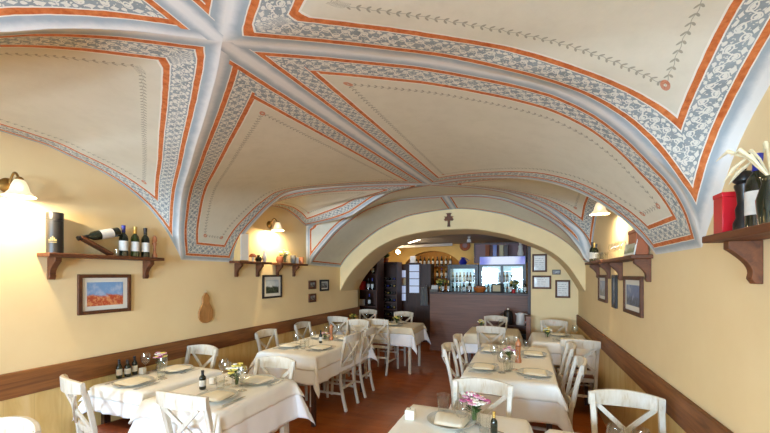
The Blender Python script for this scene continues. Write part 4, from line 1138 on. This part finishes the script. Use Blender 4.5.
MB().lathe([(0, 0), (.075, 0), (.078, .02), (.065, .19), (.05, .215), (0, .225)], n=24).obj('kettle_body', M_whiteplastic, t); mb = MB(); mb.tube([(.06, 0, .2), (.115, 0, .19), (.12, 0, .1), (.075, 0, .04)], .011); mb.obj('handle', M_whiteplastic, t); mb = MB(); mb.tube([(-.05, 0, .17), (-.085, 0, .205)], [.02, .01]); mb.obj('spout', M_whiteplastic, t)
t = thing('vacuum_jug', 'black vacuum jug beside the white kettle', 'jug', (at(508, 6.98), 6.98, .70))
MB().lathe([(0, 0), (.085, 0), (.09, .05), (.08, .2), (.06, .25), (0, .26)], n=24).obj('jug_body', M_black, t); MB().lathe([(.02, .26), (.035, .265), (.03, .29), (0, .292)], n=16).obj('jug_lid', M_chrome, t); mb = MB(); mb.tube([(-.07, 0, .2), (-.13, 0, .19), (-.08, 0, .08)], .01); mb.obj('handle', M_black, t)
t = thing('low_partition', 'low reddish-brown wooden partition end beside the kettle', 'partition', (.04, 6.45, 0))
MB().bb(-.04, .03, -.15, .15, 0, .90).obj('partition_panel', M_counter, t); MB().bb(-.045, .035, -.155, .155, .90, .925).obj('partition_cap', M_counter, t)

# ------------------------------------------------------------------ left part of the bar room
def bookcase(label, x0, x1, Y, D, ztop, shelves, name='dark_shelving', mt=M_dkwood):
    t = thing(name, label, 'shelving', ((x0+x1)/2, Y+D/2, 0)); w = (x1-x0)/2
    m = MB(); m.bb(-w, -w+.03, -D/2, D/2, 0, ztop); m.bb(w-.03, w, -D/2, D/2, 0, ztop); m.bb(-w+.03, w-.03, D/2-.02, D/2, 0, ztop); m.bb(-w+.03, w-.03, -D/2, D/2-.02, ztop-.03, ztop); m.bb(-w+.03, w-.03, -D/2, D/2-.02, 0, .08)
    m.obj('case', mt, t, smooth=False)
    for z in shelves: MB().bb(-w+.03, w-.03, -D/2, D/2-.02, z, z+.025).obj('shelf', mt, t, smooth=False)
    return t
Y1 = 7.15; x0, x1 = -3.75, at(377, Y1)
bookcase('tall dark shelving just inside the archway on the left', x0, x1, Y1, .4, 2.35, (.5, .9, 1.25, 1.6, 1.95))
t = thing('red_box', 'red cardboard box on the tall dark shelving', 'box', (at(361, Y1+.1), Y1+.12, 1.275)); MB().bb(-.07, .07, -.07, .07, 0, .17).obj('box_body', M_redcloth, t); MB().bb(-.072, .072, -.072, .072, .17, .19).obj('box_lid', M_redcloth, t)
t = thing('white_tag_box', 'small white box under the red box on the dark shelving', 'box', (at(361.5, Y1+.1), Y1+.12, .925)); MB().bb(-.05, .05, -.06, .06, 0, .12).obj('box_body', M_whiteplastic, t); MB().bb(-.052, .052, -.062, .062, .12, .135).obj('box_lid', M_whiteplastic, t)
for k, (px, z, P, w) in enumerate(((368, 1.275, B_black, 'right of the red box'), (372, 1.275, B_blue, 'far right on the red box level'), (366, 1.625, B_gold, 'on the level above the red box'), (372.5, 1.625, B_black, 'on the right of the level above the red box'), (369, .925, B_blue, 'two levels under the top on the right'), (365, 1.975, B_black, 'on the highest level'))):
    P.make('bottle on the tall dark shelving '+w, (at(px, Y1+.12), Y1+.14, z), 0, 'bottles on the dark shelving', .85)
# wine rack
Y2 = 7.75; x0, x1 = at(377.5, Y2), at(397, Y2); zt = zat(262, 388, Y2)
t = bookcase('dark wooden wine rack holding rows of lying bottles', x0, x1, Y2, .35, zt, [.3+.165*k for k in range(8) if .3+.165*k < zt-.1], 'wine_rack')
k = 0; n = 0
for r in range(8):
    z = .3+.165*r+.025
    if z > zt-.15: break
    for c in range(3):
        x = x0+.09+(x1-x0-.18)*c/2
        P = (B_black, B_gold, B_blue)[(r+c*2) % 3]
        P.make('wine bottle lying on level %s of the wine rack, %s' % (['one from the floor', 'two', 'three', 'four', 'five', 'six', 'seven', 'eight'][r], ['left', 'middle', 'right'][c]), (x, Y2+.31, z+.034), 0, 'bottles lying in the wine rack', .85, rot=(math.radians(90), 0, 0))
# glazed cabinet with papers
Y3 = 8.3; x0, x1 = at(397.5, Y3), at(430, Y3); zt = zat(264, 412, Y3)
t = thing('glazed_cabinet', 'dark wooden cabinet with pale lit panes left of the bar', 'cabinet', ((x0+x1)/2, Y3+.2, 0)); w = (x1-x0)/2
MB().bb(-w, w, -.15, .2, 0, zt).obj('cabinet_body', M_dkwood, t, smooth=False)
for d, (pa, pb, ya, yb) in enumerate(((397.8, 405.6, 270, 301), (409, 419, 264.5, 293))):
    a, b = at(pa, Y3)-(x0+x1)/2, at(pb, Y3)-(x0+x1)/2; z1, z0 = zat(ya, 405, Y3), zat(yb, 405, Y3)
    m = MB(); m.bb(a-.03, b+.03, -.175, -.15, z0-.04, z1+.04); dr = m.obj('door', M_dkwood, t, smooth=False)
    nr = 4
    for k in range(nr): MB().bb(a+.005, b-.005, -.183, -.176, z0+(z1-z0)*k/nr+.008, z0+(z1-z0)*(k+1)/nr-.008).obj('pane', M_winlight if not (d == 0 and k == 2) else M_card, dr, smooth=False)
single(MB().bb(-.06, .06, -.05, .05, 0, .2), 'white_carton', M_whiteplastic, 'white carton lying on the glazed cabinet', 'box', (at(413, Y3+.2), Y3+.2, zt))
t = thing('pot_plant', 'small dark potted plant on the wine rack', 'plant', (at(386, Y2+.2), Y2+.2, zat(262, 388, Y2)))
MB().lathe([(0, 0), (.05, 0), (.065, .1), (0, .1)], n=16).obj('pot', M_terra, t); mb = MB()
rnd = random.Random(2)
for k in range(26):
    a = rnd.uniform(0, 6.28); e = rnd.uniform(.2, 1.2); L = rnd.uniform(.12, .22); d = Vector((math.cos(a)*math.cos(e), math.sin(a)*math.cos(e), math.sin(e)))*L; s_ = Vector((-math.sin(a), math.cos(a), 0))*.02
    mb.add([(0, 0, .1), tuple(d*.5+s_+Vector((0, 0, .1))), tuple(d+Vector((0, 0, .08))), tuple(d*.5-s_+Vector((0, 0, .1)))], [(0, 1, 2, 3)])
mb.obj('foliage', M_leaf, t)
# hanging cloth near counter
t = thing('hanging_cloth', 'grey cloth hanging beside the left end of the bar counter', 'cloth', (at(424, 7.9), 7.9, 0)); rows = []
for i in range(14):
    u = -1+2*i/13; rows.append([(u*.07*(1+.3*j/9), .02*math.sin(u*7+j*.3), 1.33-.42*j/9) for j in range(10)])
mb = MB(); mb.grid(rows); o = mb.obj('cloth_sheet', M_fabric, t); solidify(o, .004)
mb = MB(); mb.tube([(0, 0, 1.33), (0, .12, 1.36), (0, .25, 1.36)], .006); mb.obj('hook', M_chrome, t)
# niche shelf with bottles
t = thing('niche_shelf', 'wooden back shelf full of glassware in the arched niche', 'shelving', ((NX0+NX1)/2, Yb+.1, 0))
for z in (1.15, 1.5, 1.85): MB().bb(-.85, .85, -.1, .15, z, z+.025).obj('shelf', M_dkwood, t)
for sx in (-1, 1): MB().bb(sx*.85-.015, sx*.85+.015, -.1, .15, 0, 1.87).obj('upright', M_dkwood, t)
rnd = random.Random(9)
for r, z in enumerate((1.175, 1.525, 1.875)):
    for k in range(13):
        P = rnd.choice((B_black, B_gold, B_blue, WG, B_gold)); x = (NX0+NX1)/2-.76+.127*k
        if z > 1.8 and abs(k-6) > 4: continue
        P.make('%s in the arched niche, %s level, %s' % ('glass' if P is WG else 'bottle', ['lower', 'middle', 'upper'][r], ['far left', 'left end', 'left', 'left of centre', 'inner left', 'near centre left', 'centre', 'near centre right', 'inner right', 'right of centre', 'right', 'right end', 'far right'][k]), (x, Yb+.12, z), 0, 'bottles and glasses in the niche', .85+.1*rnd.random() if P is not WG else 1.1)
# bar room lamp
LB = (at(398, 8.9), 8.9, zat(252, 398, 8.9))
t = thing('globe_lamp', 'small glowing globe lamp hanging in the bar room', 'lamp', LB)
MB().ball((0, 0, 0), .05, 12).obj('globe', M_bulb, t); mb = MB(); mb.tube([(0, 0, .05), (0, 0, 2.48-LB[2])], .006); mb.obj('lamp_rod', M_brass, t)
light('globe_glow', 'POINT', (LB[0], LB[1]-.08, LB[2]-.08), 14, WARM, .05)
t = thing('fill_strip_light', 'added slim white fill strip on the bar ceiling', 'added fill lamp', (-2.6, 8.6, 2.48), -1.0)  # strip fixture added to house the bar room's fill light
MB().bb(-.45, .45, -.05, .05, -.04, 0).obj('housing', M_whiteplastic, t); MB().bb(-.43, .43, -.04, .04, -.048, -.04).obj('fill_tube', emis('lit strip', (1, .88, .7), 6), t)
light('bar_fill_glow', 'AREA', (-2.6, 8.6, 2.42), 12, (1, .85, .65), .8, (0, 0, -1.0), .07)  # added fill that brightens the bar room from above

# ------------------------------------------------------------------ camera, world, view
cam = bpy.data.cameras.new('camera'); cam.sensor_width = 36; cam.lens = 36*F/770; cam.shift_y = (HZ-216.5)/770; cam.clip_start = .05
co = bpy.data.objects.new('camera', cam); COL.objects.link(co); co.location = (0, 0, EYE); co.rotation_euler = (math.radians(90), 0, YAW)
SC.camera = co
w = bpy.data.worlds.new('world'); SC.world = w; w.use_nodes = True
bg = w.node_tree.nodes['Background']; bg.inputs[0].default_value = (.75, .85, 1, 1); bg.inputs[1].default_value = .8
vs = SC.view_settings; SC.display_settings.display_device = 'sRGB'
vs.view_transform = 'Standard'; vs.look = 'None'; vs.exposure = 0.5; vs.gamma = 1; vs.use_curve_mapping = False
SC.cycles.use_denoising = True
SC.cycles.max_bounces = 8; SC.cycles.diffuse_bounces = 5; SC.cycles.transparent_max_bounces = 12
SC.cycles.sample_clamp_indirect = 4; SC.cycles.caustics_reflective = False; SC.cycles.caustics_refractive = False
